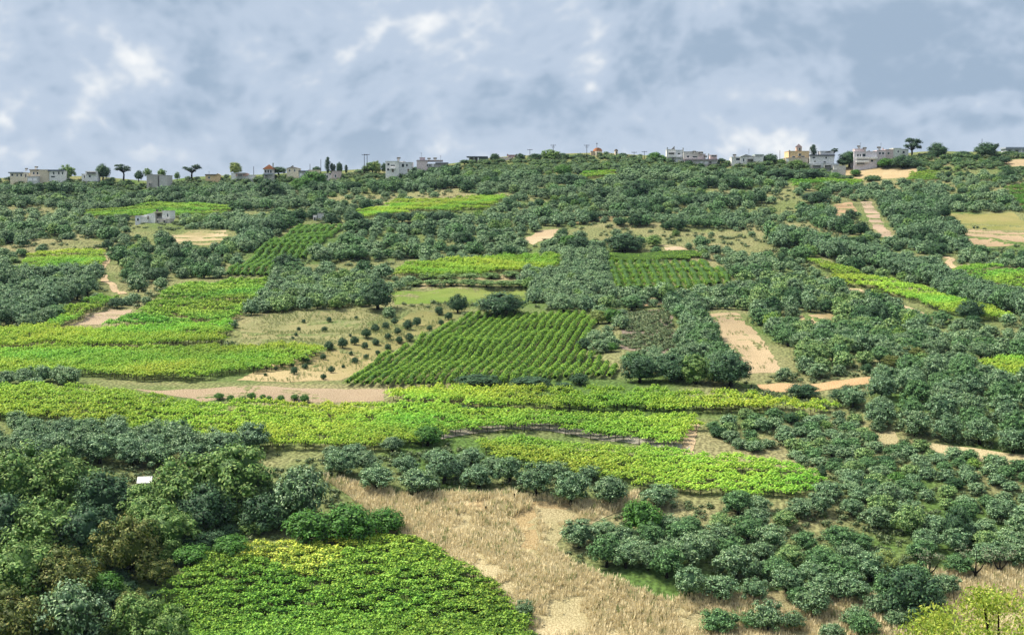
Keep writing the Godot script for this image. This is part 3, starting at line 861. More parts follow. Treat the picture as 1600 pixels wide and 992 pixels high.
	house("house", "white house with pale green roofs and violet shaded windows", "house", 1168, 253, 738, [["wall", 1144, 1158.6, 245.6, 254, 7, 0.6, WHITE], ["wall", 1157.6, 1193, 245.2, 254, 8, 0, WHITE], ["hip", 1158, 1178, 240.6, 245, 8, 0, Color(0.4, 0.46, 0.45)], ["slab", 1180, 1194, 241, 243, 8, 1, Color(0.36, 0.42, 0.42)], ["wall", 1181, 1193, 243, 247, 6, 1.4, GREY, 1], ["win", 1151, 1156.8, 246.8, 250.4, 1, 0.6], ["win", 1161.4, 1163.4, 247.6, 252], ["open", 1168, 1177, 248.4, 253], ["tank", 1146.8, 1149.4, 240.8, 245.6], ["mast", 1171.6, 1172.2, 232.6, 241]], 0)
	house("village_church", "ochre church front with a pink bell tower and dark pointed cap", "church", 1249, 251, 737, [["wall", 1233, 1265, 236.6, 247, 12, 0, OCHRE], ["wall", 1228.4, 1263, 247, 253, 9, -0.8, Color(0.55, 0.48, 0.4)], ["wall", 1245, 1253.4, 229.6, 237, 2.6, 0.3, Color(0.55, 0.4, 0.34), 1], ["spire", 1245, 1253.4, 224.6, 229.6, 3, 0.3, Color(0.16, 0.13, 0.14)], ["post", 1233, 1235, 234.6, 247, 1, -0.15, Color(0.45, 0.34, 0.24)], ["open", 1248, 1251.4, 240.2, 243.4], ["win", 1238.4, 1243, 244.2, 246], ["win", 1252.6, 1257.6, 243.8, 245.4], ["open", 1248, 1250.4, 231.4, 234.2, 1, 0.3], ["white", 1228.8, 1232.6, 248.4, 252.6, 1, -0.8]], 0)
	house("house", "broad grey white house in two storeys with small scattered windows", "house", 1286, 257, 735, [["wall", 1266, 1304, 243.4, 258, 9, 0, Color(0.52, 0.54, 0.56), 1], ["slab", 1265.4, 1305, 241.8, 243.6, 10, 0, Color(0.12, 0.13, 0.17)], ["wall", 1283.4, 1304, 236.4, 242, 6, 2, GREY], ["panel", 1290, 1299, 235.4, 238, 1, 1.8], ["win", 1270, 1274.6, 245, 247.4], ["win", 1290, 1292.8, 245, 248], ["win", 1272.4, 1275.6, 251.2, 253.2], ["win", 1287.4, 1291, 252, 253.6], ["wall", 1262, 1310, 256.6, 264, 9, -2.5, Color(0.5, 0.53, 0.54)], ["open", 1268, 1281, 258.6, 263, 1, -2.5], ["open", 1287, 1297, 258.4, 263, 1, -2.5]], 0)
	house("apartment_house", "mauve white apartment house with two bands of balconies", "house", 1353, 257, 735, [["wall", 1335.4, 1371, 237.4, 258, 10, 0, Color(0.56, 0.54, 0.6)], ["wall", 1337, 1352, 233, 237.4, 6, 1.5, PINK], ["win", 1340, 1342.4, 240.8, 244.6], ["win", 1343.6, 1345.8, 240.8, 244.6], ["win", 1348, 1353, 240.4, 244.8], ["band", 1338, 1371, 245.4, 248.4, 1, 0, WHITE], ["band", 1338, 1358, 250.2, 254, 1, 0, WHITE], ["open", 1339, 1351, 254.4, 256.6], ["open", 1340, 1357, 248.8, 250], ["win", 1361, 1365, 249.6, 253], ["tank", 1341, 1343.4, 227.4, 233.2], ["tank", 1350, 1352.8, 230, 236.8], ["mast", 1346, 1346.6, 222.6, 233], ["panel", 1354, 1360, 234.8, 237.2, 1, 1]], -3)
	house("house", "stepped pink house with rooftop tank beside the apartment house", "house", 1384, 246, 740, [["wall", 1371, 1385, 235.4, 248, 8, 0, PINK], ["wall", 1385, 1397, 234, 249, 8, 0.6, Color(0.56, 0.46, 0.45)], ["tank", 1372.4, 1375, 229, 235], ["win", 1374, 1377, 238, 241], ["win", 1388, 1391, 238, 241, 1, 0.6], ["win", 1379, 1382, 238, 241], ["chimney", 1380, 1382, 231, 235.4, 1, 1, PINK], ["mast", 1378.8, 1379.4, 223, 235]], 0)
	house("house", "pale house wall half under the tall umbrella pine", "house", 1408, 244, 741, [["wall", 1396.6, 1409, 232, 246, 8, 0, Color(0.6, 0.63, 0.58)], ["wall", 1409, 1421, 233.2, 246, 8, 1, WHITE], ["win", 1403, 1405.4, 235.4, 238], ["win", 1412, 1415, 236, 239.4, 1, 1]], 0)
	house("long_building", "long blue grey flat roofed building at the far right of the ridge", "building", 1592, 240, 742, [["slab", 1572, 1622, 229.8, 232.4, 9, 0, Color(0.38, 0.43, 0.52)], ["wall", 1574, 1620, 232.4, 242, 8, 0.5, Color(0.5, 0.53, 0.58), 1], ["post", 1583, 1585, 232.4, 240, 1, 0.1, WHITE], ["post", 1596, 1598, 232.4, 240, 1, 0.1, WHITE], ["win", 1577, 1581, 234, 238, 1, 0.5], ["win", 1588, 1593, 234, 238, 1, 0.5], ["win", 1601, 1606, 234, 238, 1, 0.5]], 0)
	house("hillside_house", "long white farmhouse stepping down among the trees on the left slope", "house", 240, 349, 0.0, [["wall", 211, 219.6, 338, 349, 5, -1, Color(0.6, 0.63, 0.7)], ["wall", 219.6, 231, 339.4, 348, 5, -0.6, WHITE], ["slope", 224, 242, 331.8, 342.4, 6, 0, Color(0.7, 0.72, 0.76)], ["door", 230.2, 232.6, 337.4, 343, 1, -0.65], ["slab", 240, 254, 330.8, 332.4, 6, 0.2, CREAM], ["wall", 241, 254, 332.4, 343, 2, 3, WHITE, 1], ["open", 242.4, 248, 333, 338, 1, 3], ["wall", 253, 266, 329.8, 343, 6, 0, Color(0.72, 0.73, 0.76)], ["win", 261, 263, 334, 338.6], ["wall", 246, 266.4, 342.6, 350, 5, -0.7, Color(0.56, 0.52, 0.48)], ["open", 246.6, 249, 344.4, 347.6, 1, -0.7], ["open", 257, 260.4, 344.4, 347.4, 1, -0.7], ["win", 214, 217, 341, 345, 1, -1], ["chimney", 240.4, 244, 327, 331, 1, 2, Color(0.1, 0.11, 0.1)]], -6)
	house("field_shed", "small grey shed with a white door above the striped green vineyard", "shed", 498, 345, 0.0, [["wall", 496, 505, 334, 346, 4, 0, GREY], ["wall", 489, 494.4, 337, 346, 3, -0.6, WHITE], ["open", 490.6, 492.6, 340, 345, 1, -0.6]], 5)
	house("farm_shed", "low shed with a bright white sheet roof among the dark trees", "shed", 225, 762, 0.0, [["wall", 214, 236, 755, 763, 1.9, 0.2, Color(0.3, 0.28, 0.24), 1], ["lean", 213, 236, 748.5, 754.5, 2.2, 0, Color(0.66, 0.68, 0.66)]], 10)
	house("farm_shed", "tiny cream block hut beside the tall dark olive at left", "shed", 424, 772, 0.0, [["wall", 417, 431, 763, 775, 1.8, 0, Color(0.5, 0.46, 0.38)], ["open", 420, 425, 767, 771]], -8)
	house("retaining_wall", "pale grey stone wall stepping down beside the tan ridge field", "wall", 1312, 272, 728, [["wall", 1303, 1322, 259, 272, 1.2, 0, Color(0.5, 0.5, 0.48)], ["wall", 1300, 1308, 266, 276, 1.2, -1.4, Color(0.45, 0.45, 0.43)]], 0)
	house("rock_outcrop_wall", "short pale curved wall below the domed chapel", "wall", 946, 259, 738, [["slope", 938, 953, 248, 256, 3, 0, Color(0.42, 0.46, 0.47)]], -12)
	for p in [[569, 241, 262, "cross", "left pole of the close pair standing left of the white gabled house"], [573.4, 240.6, 262, "cross", "right pole of the close pair standing left of the white gabled house"], [501, 249, 270, "mast", "thin pole just left of the cypress group"], [396, 260, 278, "mast", "pole between the unfinished house and the terracotta roof"], [484, 256, 268, "mast", "thin pole above the flat grey house"], [864.5, 226, 250, "double", "tall double armed pole on the wooded crest left of the chapel"], [917, 226, 246, "double", "tall double armed pole close to the left of the domed chapel"], [828, 233, 250, "cross", "short pole beside the low pinkish roof house"], [1007, 236, 252, "cross", "pole in the gap left of the tall white villa"], [1219, 235, 252, "mast", "bare pole left of the ochre church"], [1250, 262, 285, "mast", "pale pole in front of the trees under the church"], [1535, 217, 240, "mast", "mast standing out of the large round tree at the right ridge"], [991, 237, 250, "cross", "stubby pole right of the round turret"]]:
		utility_pole(p[0], p[1], p[2], p[3], p[4])

# ---------------------------------------------------------------- the planting
var olives := []   # every grove tree: [point, width, height, grove, row, tint]

func grove(which: String, pts: Array, along: Array, gap: float, each: float, small: float, large: float, tints: Array, keep := true, shake := 0.2, gaps := 0.05, squat := 1.0) -> void:
	var ring := plot(pts)
	var a := at(along[0], along[1])
	var b := at(along[2], along[3])
	for q in rows_in(ring, Vector2(b.x - a.x, b.z - a.z), gap, each, shake):
		if rng.randf() < gaps or not is_free(q[0]): continue
		var w := rng.randf_range(small, large)
		olives.append([q[0], w, w * rng.randf_range(0.76, 0.98) * squat, which, q[1], tints[rng.randi() % tints.size()]])
	if keep: kept_free.append([ring, bounds(ring)])

func plant_groves() -> void:
	# the 300 that show largest are trees of their own, the rest one mass
	olives.sort_custom(func(a, b): return a[1] / -a[0].y > b[1] / -b[0].y)
	var inside := olives.filter(func(o): return absf(o[0].x) < -o[0].y * 0.352)
	var near := inside.slice(0, NEAR_OLIVES)
	var by := {}
	for o in near:
		if not by.has(o[3]): by[o[3]] = {}
		if not by[o[3]].has(o[4]): by[o[3]][o[4]] = []
		by[o[3]][o[4]].append(o)
	for g in by:
		var keys: Array = by[g].keys()
		keys.sort_custom(func(a, b):
			var pa := 0.0
			var pb := 0.0
			for o in by[g][a]: pa += o[0].y / by[g][a].size()
			for o in by[g][b]: pb += o[0].y / by[g][b].size()
			return pa > pb)
		for r in keys.size():
			var line: Array = by[g][keys[r]]
			line.sort_custom(func(a, b): return a[0].x < b[0].x)
			for k in line.size():
				var o: Array = line[k]
				var look: String = ["silvery", "blue grey", "pale silver", "dark green", "olive green", "grey green"][o[5]]
				tree("olive", "olive_tree", on(o[0].x, o[0].y, -0.1), o[1], o[2], "%s olive tree, %s from left, %s row of %s" % [look, count_word(k), count_word(r), g], "olive tree", "olive trees of the hillside groves", o[5])
	var rest := inside.slice(NEAR_OLIVES) + olives.filter(func(o): return absf(o[0].x) >= -o[0].y * 0.352)
	var o := thing("olive_grove", "far olive trees massed between the fields all the way up to the ridge", "olive grove", Vector3.ZERO, "", "stuff")
	var sets := [[], [], [], [], [], [], [], []]
	var cols := [[], [], [], [], [], [], [], []]
	for t in rest:
		var k := rng.randi() % 4
		var darker: bool = t[5] == 3 and rng.randf() < 0.5
		if darker: k = 4 + k % 2
		elif rng.randf() < 0.05: k = 6 + k % 2
		sets[k].append(Transform3D(Basis(Vector3.UP, rng.randf() * TAU).scaled(Vector3(t[1] / 5.0, t[2] / 4.4, t[1] / 5.0)), on(t[0].x, t[0].y, -0.15)))
		var c: Color = [Color(1, 1, 1), Color(0.85, 0.92, 0.95), Color(1.25, 1.22, 1.2), Color(0.66, 0.86, 0.62), Color(1.2, 1.2, 0.8), Color(1.0, 1.05, 1.05)][t[5]]
		cols[k].append(c * rng.randf_range(0.85, 1.12))
	for k in 8:
		if sets[k].size(): scatter("olive_trees", whole["olive"][k] if k < 4 else whole["dark"][k - 4] if k < 6 else whole["broad"][k - 6], sets[k], o, cols[k])

const NEAR_OLIVES := 270

# [kind, column, base row, width, height, label]
const WOOD := [
	["broad", 30, 806, 100, 92, "broad green tree at the left edge, under the olive belt"], ["broad", 98, 796, 92, 80, "rounded green tree between the left edge tree and the white roofed shed"], ["dark", 160, 812, 90, 78, "dark leafy tree directly left of the white roofed shed"],
	["broad", 232, 832, 88, 74, "leafy green tree in front of the white roofed shed"], ["broad", 288, 812, 96, 84, "tall pale leafed tree right of the white roofed shed"], ["broad", 368, 806, 104, 96, "largest grey green tree, left of the tall dark olive"],
	["dark", 320, 836, 78, 66, "dark tree in the shade between two pale leafed trees"], ["olive", 466, 822, 86, 100, "tall dark olive standing alone left of the dry clearing"], ["dark", 410, 836, 66, 52, "low dark thicket tree left of the tall dark olive"],
	["dark", 2, 872, 90, 84, "shaded dark tree cut by the left edge, below the broad one"], ["broad", 66, 868, 96, 78, "dense green tree in the dark hollow near the left edge"], ["dark", 132, 866, 84, 70, "darkest tree of the hollow, left of the rusty tree"],
	["rust", 198, 900, 88, 80, "rusty olive brown round tree on the edge of the hollow"], ["broad", 262, 866, 80, 66, "dark leafy tree behind and right of the rusty brown tree"], ["rust", 104, 946, 88, 74, "brownish tree in front of the dark hollow"],
	["broad", 24, 950, 100, 84, "broad dull green tree low on the left edge"], ["fig", 166, 950, 58, 48, "small bright green bush tree beside the vineyard corner"], ["olive", 112, 1020, 96, 100, "blue green olive at the bottom left under the cable"],
	["rust", 24, 1030, 100, 90, "brown green tree in the bottom left corner"], ["broad", 218, 1016, 74, 74, "leafy tree at the bottom edge right of the blue green olive"], ["broad", 268, 1022, 60, 64, "leafy tree at the bottom edge touching the near vineyard"],
	["rust", 244, 924, 46, 38, "small yellowish shrub tree at the vineyard's upper left corner"], ["fig", 362, 872, 58, 38, "low green fig bush against the yellowed vines"], ["fig", 300, 892, 62, 36, "low dark green fig bush left of the yellowed vines"],
	["fig", 482, 852, 80, 60, "left bush of the bright fig thicket above the near vineyard"], ["fig", 544, 848, 92, 66, "middle and tallest bush of the bright fig thicket"], ["fig", 600, 840, 68, 50, "right bush of the bright fig thicket by the dry grass"],
	["rust", 205, 968, 46, 42, "small yellow green tree between the bright bush and the near vineyard"], ["broad", 62, 912, 64, 54, "grey green tree just above the broad dull one at left"],
	["fig", 668, 700, 46, 34, "bright green shrub tree at the lower rim of the long vineyard"], ["olive", 612, 706, 36, 26, "grey shrub tree beside the bright green one on the vineyard rim"], ["broad", 850, 828, 0, 0, ""],
	["fig", 1005, 836, 66, 58, "bright green tree among grey olives right of the dry clearing"], ["pale", 1382, 900, 50, 40, "yellow green bush in the lower right scrub"], ["dark", 1420, 966, 96, 84, "large dark round tree at the lower right by the bare trunks"], ["dark", 1494, 848, 46, 58, "upright dark tree in the right hand scrub"],
	["dark", 1285, 752, 14, 26, "small dark conical bush at the right tip of the lower vineyard"], ["olive", 820, 968, 32, 32, "lone grey green bush on the right edge of the near vineyard"],
	["dark", 590, 486, 56, 44, "dark spreading tree above the young orchard"], ["dark", 782, 492, 76, 36, "dark long thicket above the striped centre vineyard"], ["dark", 715, 490, 32, 30, "dark round tree left of the long dark thicket"], ["dark", 448, 430, 46, 34, "dark tree at the foot of the striped upper vineyard"],
	["dark", 424, 314, 46, 34, "tall dark tree cluster below the terracotta roofed house"], ["fig", 490, 292, 40, 26, "bright green round tree below the flat grey house"], ["fig", 470, 300, 34, 24, "darker green tree left of the bright round one near the ridge"], ["dark", 1142, 606, 72, 52, "large dark tree at the lower end of the tan field"], ["dark", 1372, 516, 42, 44, "tall dark tree standing in the right middle grove"],
	["dark", 1518, 500, 46, 32, "dark tree on the end of the diagonal vineyard"], ["dark", 976, 394, 62, 30, "dark broad tree above the two tier vineyard"], ["dark", 905, 394, 36, 26, "dark tree left of the broad one above the two tier vineyard"], ["fig", 890, 388, 30, 22, "lighter green tree behind the dense grey olive block"], ["dark", 998, 314, 48, 34, "darkest tree of the upper middle slope"], ["dark", 938, 312, 36, 20, "dark mound tree left of the darkest upper one"], ["dark", 888, 292, 46, 22, "dark broad thicket under the small bright terraces"], ["fig", 880, 276, 26, 20, "bright green tree left of the small bright terraces"],
	["dark", 1275, 320, 46, 20, "dark tree left of the narrow bare strip"], ["dark", 1330, 342, 18, 16, "small dark tree on the reddish bare spot"], ["dark", 1050, 596, 62, 44, "big green tree in the clump under the grey brush"], ["dark", 1000, 600, 56, 44, "left tree of the clump under the grey brush"], ["broad", 1088, 600, 50, 46, "right tree of the clump under the grey brush"],
	["dark", 905, 604, 30, 18, "dark bush on the bank below the striped centre vineyard"], ["dark", 880, 612, 36, 16, "low dark bush leaning over the upper right vineyard"], ["dark", 745, 606, 70, 18, "low hedge bush under the striped centre vineyard, left one"], ["dark", 830, 604, 70, 16, "low hedge bush under the striped centre vineyard, right one"], ["dark", 1255, 622, 56, 22, "dark hedge bush left of the dry orange bank"], ["dark", 1322, 628, 50, 24, "dark hedge bush below the dry orange bank"], ["rust", 1430, 566, 40, 26, "olive yellow bush beside the gully at right"], ["rust", 1395, 576, 34, 20, "smaller olive yellow bush left in the gully"], ["pale", 935, 506, 32, 22, "yellow green bush on the upper right corner of the striped centre vineyard"], ["dark", 914, 546, 26, 18, "dark green bush in the striped centre vineyard's right side"], ["fig", 955, 550, 24, 16, "green bush at the right rim of the striped centre vineyard"], ["fig", 952, 506, 38, 24, "dark green fig right of the yellow green bush"],
	["dark", 632, 640, 44, 11, "low dark hedge bush between the two bright vineyards, left one"], ["fig", 676, 642, 50, 12, "low dark hedge bush between the two bright vineyards, second"], ["dark", 722, 644, 46, 11, "low dark hedge bush between the two bright vineyards, third"], ["fig", 766, 645, 42, 11, "low dark hedge bush between the two bright vineyards, right one"], ["dark", 600, 350, 34, 20, "hedge tree, first from the left under the upper yellow vineyard"], ["dark", 628, 350, 30, 18, "hedge tree, second from the left under the upper yellow vineyard"], ["dark", 650, 348, 28, 18, "hedge tree, third from the left under the upper yellow vineyard"], ["dark", 676, 348, 30, 18, "hedge tree, fourth from the left under the upper yellow vineyard"], ["dark", 698, 348, 30, 19, "hedge tree, fifth from the left under the upper yellow vineyard"], ["dark", 552, 350, 36, 22, "dark tree right of the small field shed"], ["dark", 518, 352, 30, 20, "dark tree touching the small field shed"], ["dark", 195, 348, 20, 14, "dark tree left of the white farmhouse"], ["dark", 168, 390, 20, 16, "dark tree beside the start of the pale track"], ["dark", 246, 440, 36, 22, "dark bush cluster above the left green vineyard"], ["dark", 182, 482, 30, 16, "dark round bush by the pale track's end"]]

# on the skyline: [kind, column, base row, width, height, label]
const SKYLINE := [
	["dark", 160, 280, 25, 24, "round dark tree with a leaning top on the left ridge"], ["pine", 192, 280, 31, 23, "umbrella pine with a bare trunk on the left ridge"], ["dark", 216, 282, 14, 16, "small dark tree right of the umbrella pine"], ["broad", 230, 277, 13, 14, "green tree behind the grey barn"], ["broad", 252, 277, 14, 13, "brown green tree behind the barn's right block"], ["broad", 276, 281, 9, 12, "small pointed tree left of the wide pine"], ["pine", 299, 281, 33, 24, "wide low pine left of the ochre house"], ["pale", 367, 274, 21, 21, "yellow green tree rising over the unfinished house"],
	["broad", 105, 280, 24, 22, "green tree in front of the house with dark eaves"], ["dark", 20, 283, 30, 8, "clipped dark hedge in front of the low cream house, left half"], ["dark", 38, 283, 20, 7, "clipped dark hedge in front of the low cream house, right half"], ["dark", 435, 272, 26, 12, "dark shrub right of the terracotta roofed house"], ["dark", 494, 268, 14, 8, "dark bush on the cream upper wall"],
	["cypress", 512, 272, 9, 28, "tallest cypress of the ridge group"], ["cypress", 518, 272, 7, 18, "second cypress, close right of the tallest"], ["cypress", 522, 271, 6, 15, "short cypress in the middle of the ridge group"], ["dark", 530, 272, 10, 19, "broad dark conifer in the ridge group"], ["cypress", 540.5, 271, 6, 14, "last small cypress on the right of the ridge group"],
	["broad", 582, 270, 24, 18, "ragged green tree under the pair of poles"], ["pale", 588, 272, 16, 20, "palm like ragged tree left of the white gabled house"], ["dark", 571, 270, 14, 12, "dark tree left of the ragged green one"], ["dark", 600, 270, 8, 16, "narrow dark tree touching the white gabled house"], ["cypress", 643, 270, 4, 13, "thin dark tree at the right wall of the white gabled house"],
	["fig", 655, 268, 24, 8, "green hedge left half under the mauve house"], ["fig", 678, 267, 22, 6, "green hedge right half under the mauve house"], ["dark", 726, 256, 18, 7, "low bush left of the open pavilion"], ["dark", 773, 253, 17, 14, "dark tree between the pavilion and the low pinkish house"], ["dark", 813, 252, 16, 13, "dark tree right of the low pinkish house"], ["dark", 838, 250, 26, 10, "low dark crown on the crest before the wooded rise"], ["broad", 860, 252, 34, 18, "big round crown of the wooded crest"], ["dark", 880, 251, 22, 12, "dark crown right on the wooded crest"], ["dark", 905, 250, 24, 9, "low dark tree between the poles and the chapel"], ["dark", 918, 248, 16, 6, "low bush at the chapel's left foot"], ["dark", 972, 247, 20, 8, "low dark tree behind the round turret"], ["dark", 990, 248, 12, 6, "low bush beside the stubby pole"], ["fig", 1022, 252, 22, 15, "pointed green tree left of the tall white villa"], ["fig", 1036, 252, 14, 9, "green bush touching the villa's left pillar"],
	["dark", 1128, 254, 14, 7, "dark bush between the long house and the white house"], ["cypress", 1162, 256, 3, 8, "thin dark shrub before the white house's left corner"], ["dark", 1173, 257, 13, 9, "dark purple shrub before the white house's door"], ["cypress", 1182, 256, 3, 10, "thin dark cypress before the white house"], ["dark", 1204, 256, 24, 16, "round dark tree right of the white house with green roofs"], ["broad", 1222, 257, 20, 9, "low green tree left of the ochre church"], ["cypress", 1271, 248, 12, 23, "sparse tall dark conifer beside the ochre church"], ["pine", 1304, 245, 15, 13, "small leaning pine over the grey white house"], ["dark", 1328, 258, 34, 23, "big dark tree between grey house and apartment house"], ["dark", 1318, 260, 22, 14, "dark tree left below the big one beside the apartment house"], ["fig", 1384, 262, 26, 16, "green tree at the right foot of the apartment house"], ["dark", 1412, 263, 36, 21, "dark broad thicket under the pale house wall"], ["dark", 1432, 262, 24, 12, "dark bush right of the broad thicket"], ["pine", 1426, 250, 37, 34, "tall umbrella pine over the right end of the village"], ["dark", 1452, 248, 30, 10, "low dark tree right of the tall umbrella pine"], ["dark", 1466, 247, 30, 24, "dark square topped tree on the right ridge"], ["dark", 1506, 246, 28, 10, "low dark crowns between two large ridge trees"], ["dark", 1542, 246, 36, 23, "large round dark tree on the right ridge"], ["pine", 1556, 242, 14, 18, "small dark pine leaning out of the large round tree"], ["dark", 1580, 246, 24, 10, "dark shrub under the long blue grey building"], ["dark", 1568, 256, 24, 12, "dark round shrub below the long blue grey building"], ["dark", 1290, 267, 22, 12, "dark tree before the arches of the grey white house"], ["dark", 1276, 264, 18, 8, "dark hedge under the grey white house"], ["broad", 1245, 262, 30, 12, "green tree in front of the ochre church's lower wall"], ["dark", 1260, 278, 60, 14, "long dark thicket under the church, left part"], ["dark", 1220, 278, 44, 14, "long dark thicket under the church, far left part"], ["fig", 1338, 276, 18, 11, "lone green bush on the tan ridge field"]]

const ORCHARD := [[572, 528, 16], [586, 519, 14], [602, 514, 12], [616, 508, 12], [637, 515, 17], [651, 510, 16], [686, 494, 15], [701, 500, 14], [689, 509, 10], [671, 517, 10], [621, 523, 12], [640, 533, 14], [606, 533, 11], [587, 540, 12], [570, 545, 12], [554, 539, 15], [535, 546, 18], [514, 551, 16], [624, 541, 12], [606, 548, 12], [590, 555, 9], [572, 561, 9], [554, 568, 11], [505, 562, 10], [477, 567, 15], [476, 577, 10], [517, 583, 12], [459, 585, 13], [456, 573, 7], [505, 593, 10], [430, 580, 7], [416, 577, 5], [414, 588, 6], [536, 577, 6], [548, 558, 7], [440, 573, 6], [507, 519, 10], [514, 503, 9], [466, 517, 7], [462, 525, 6], [457, 531, 6], [474, 505, 7], [547, 526, 5], [556, 500, 6]]

const CLUSTER := [[532, 750, 52, 44], [588, 766, 60, 42], [572, 738, 46, 34], [655, 780, 66, 42], [694, 760, 56, 48], [634, 742, 42, 34], [682, 728, 44, 28], [748, 762, 54, 38], [796, 760, 46, 46], [838, 782, 52, 54], [892, 788, 58, 54], [953, 790, 58, 50], [1030, 790, 58, 34], [736, 726, 40, 28], [768, 738, 34, 26], [552, 716, 40, 24], [520, 722, 36, 26], [716, 740, 38, 30], [868, 748, 44, 28], [920, 758, 40, 26]]

const LONERS := [[1126, 936, 60, 40], [1078, 946, 52, 50], [1230, 926, 56, 44], [1272, 972, 62, 52], [1200, 990, 58, 54], [1124, 996, 66, 42], [1330, 950, 60, 46], [1180, 948, 46, 38], [1292, 936, 56, 40], [1300, 1000, 40, 28], [1350, 1004, 52, 44], [1012, 890, 54, 46], [1042, 912, 56, 52], [948, 886, 56, 52], [905, 862, 60, 46], [978, 894, 50, 44], [1080, 884, 66, 52], [1390, 940, 60, 44], [1150, 905, 66, 54], [1215, 908, 50, 40], [1248, 945, 40, 30], [1372, 962, 44, 34], [1360, 915, 60, 46], [1318, 912, 56, 44], [1270, 915, 50, 40], [1405, 990, 46, 34], [1240, 992, 40, 30], [1430, 920, 56, 44], [1478, 930, 46, 36], [1340, 985, 50, 40], [1400, 935, 52, 40], [1500, 905, 50, 36], [1545, 890, 56, 40], [1590, 886, 60, 44], [1460, 960, 40, 30], [1280, 896, 56, 44], [1175, 990, 40, 30]]

func _ready() -> void:
	rng.seed = 20
	noise_a.seed = 11; noise_a.frequency = 0.02; noise_a.fractal_octaves = 3
	noise_b.seed = 23; noise_b.frequency = 0.008; noise_b.fractal_octaves = 2
	noise_c.seed = 5; noise_c.frequency = 0.55; noise_c.fractal_octaves = 3; noise_c.noise_type = FastNoiseLite.TYPE_SIMPLEX_SMOOTH
	var cam := Camera3D.new()
	cam.name = "camera"
	cam.fov = rad_to_deg(2.0 * atan(496.0 / FOCAL))
	cam.rotation.x = -atan(PITCH)
	cam.near = 0.5
	cam.far = 9000.0
	add_child(cam)
	var env := Environment.new()
	env.background_mode = Environment.BG_SKY
	env.sky = Sky.new()
	var pano := PanoramaSkyMaterial.new()
	pano.panorama = make_sky()
	env.sky.sky_material = pano
	env.tonemap_mode = Environment.TONE_MAPPER_LINEAR
	env.tonemap_exposure = EXPOSURE
	env.fog_enabled = true
	env.fog_density = 0.00003
	env.fog_light_color = Color(0.72, 0.82, 0.95)
	env.sdfgi_enabled = true
	env.ssao_enabled = true
	env.ssil_enabled = true
	var we := WorldEnvironment.new()
	we.name = "environment"
	we.environment = env
	add_child(we)
	var sun := DirectionalLight3D.new()
	sun.name = "sun"
	sun.light_energy = 0.5
	sun.light_angular_distance = 10.0
	sun.light_color = Color(1.0, 0.96, 0.88)
	sun.shadow_enabled = true
	add_child(sun)
	sun.look_at_from_position(Vector3(-0.52, 0.78, -0.06), Vector3.ZERO)

	make_materials()
	shape_ground()
	make_hillside()
	make_fields()
	make_plants()
	make_pads()
	make_vineyards()
	make_village()
	make_trees()
	make_groves()
	make_grass()
	make_small_things()

var cells := FastNoiseLite.new()
var hedge := FastNoiseLite.new()
func holding(p: Vector2) -> float:   # which small holding a place belongs to, as a number from 0 to 1
	var q := p + Vector2(noise_a.get_noise_2d(p.x, p.y), noise_a.get_noise_2d(p.x + 500.0, p.y)) * 9.0
	return clampf(cells.get_noise_2d(q.x / 1.5, q.y) * 0.5 + 0.5, 0.0, 0.999)

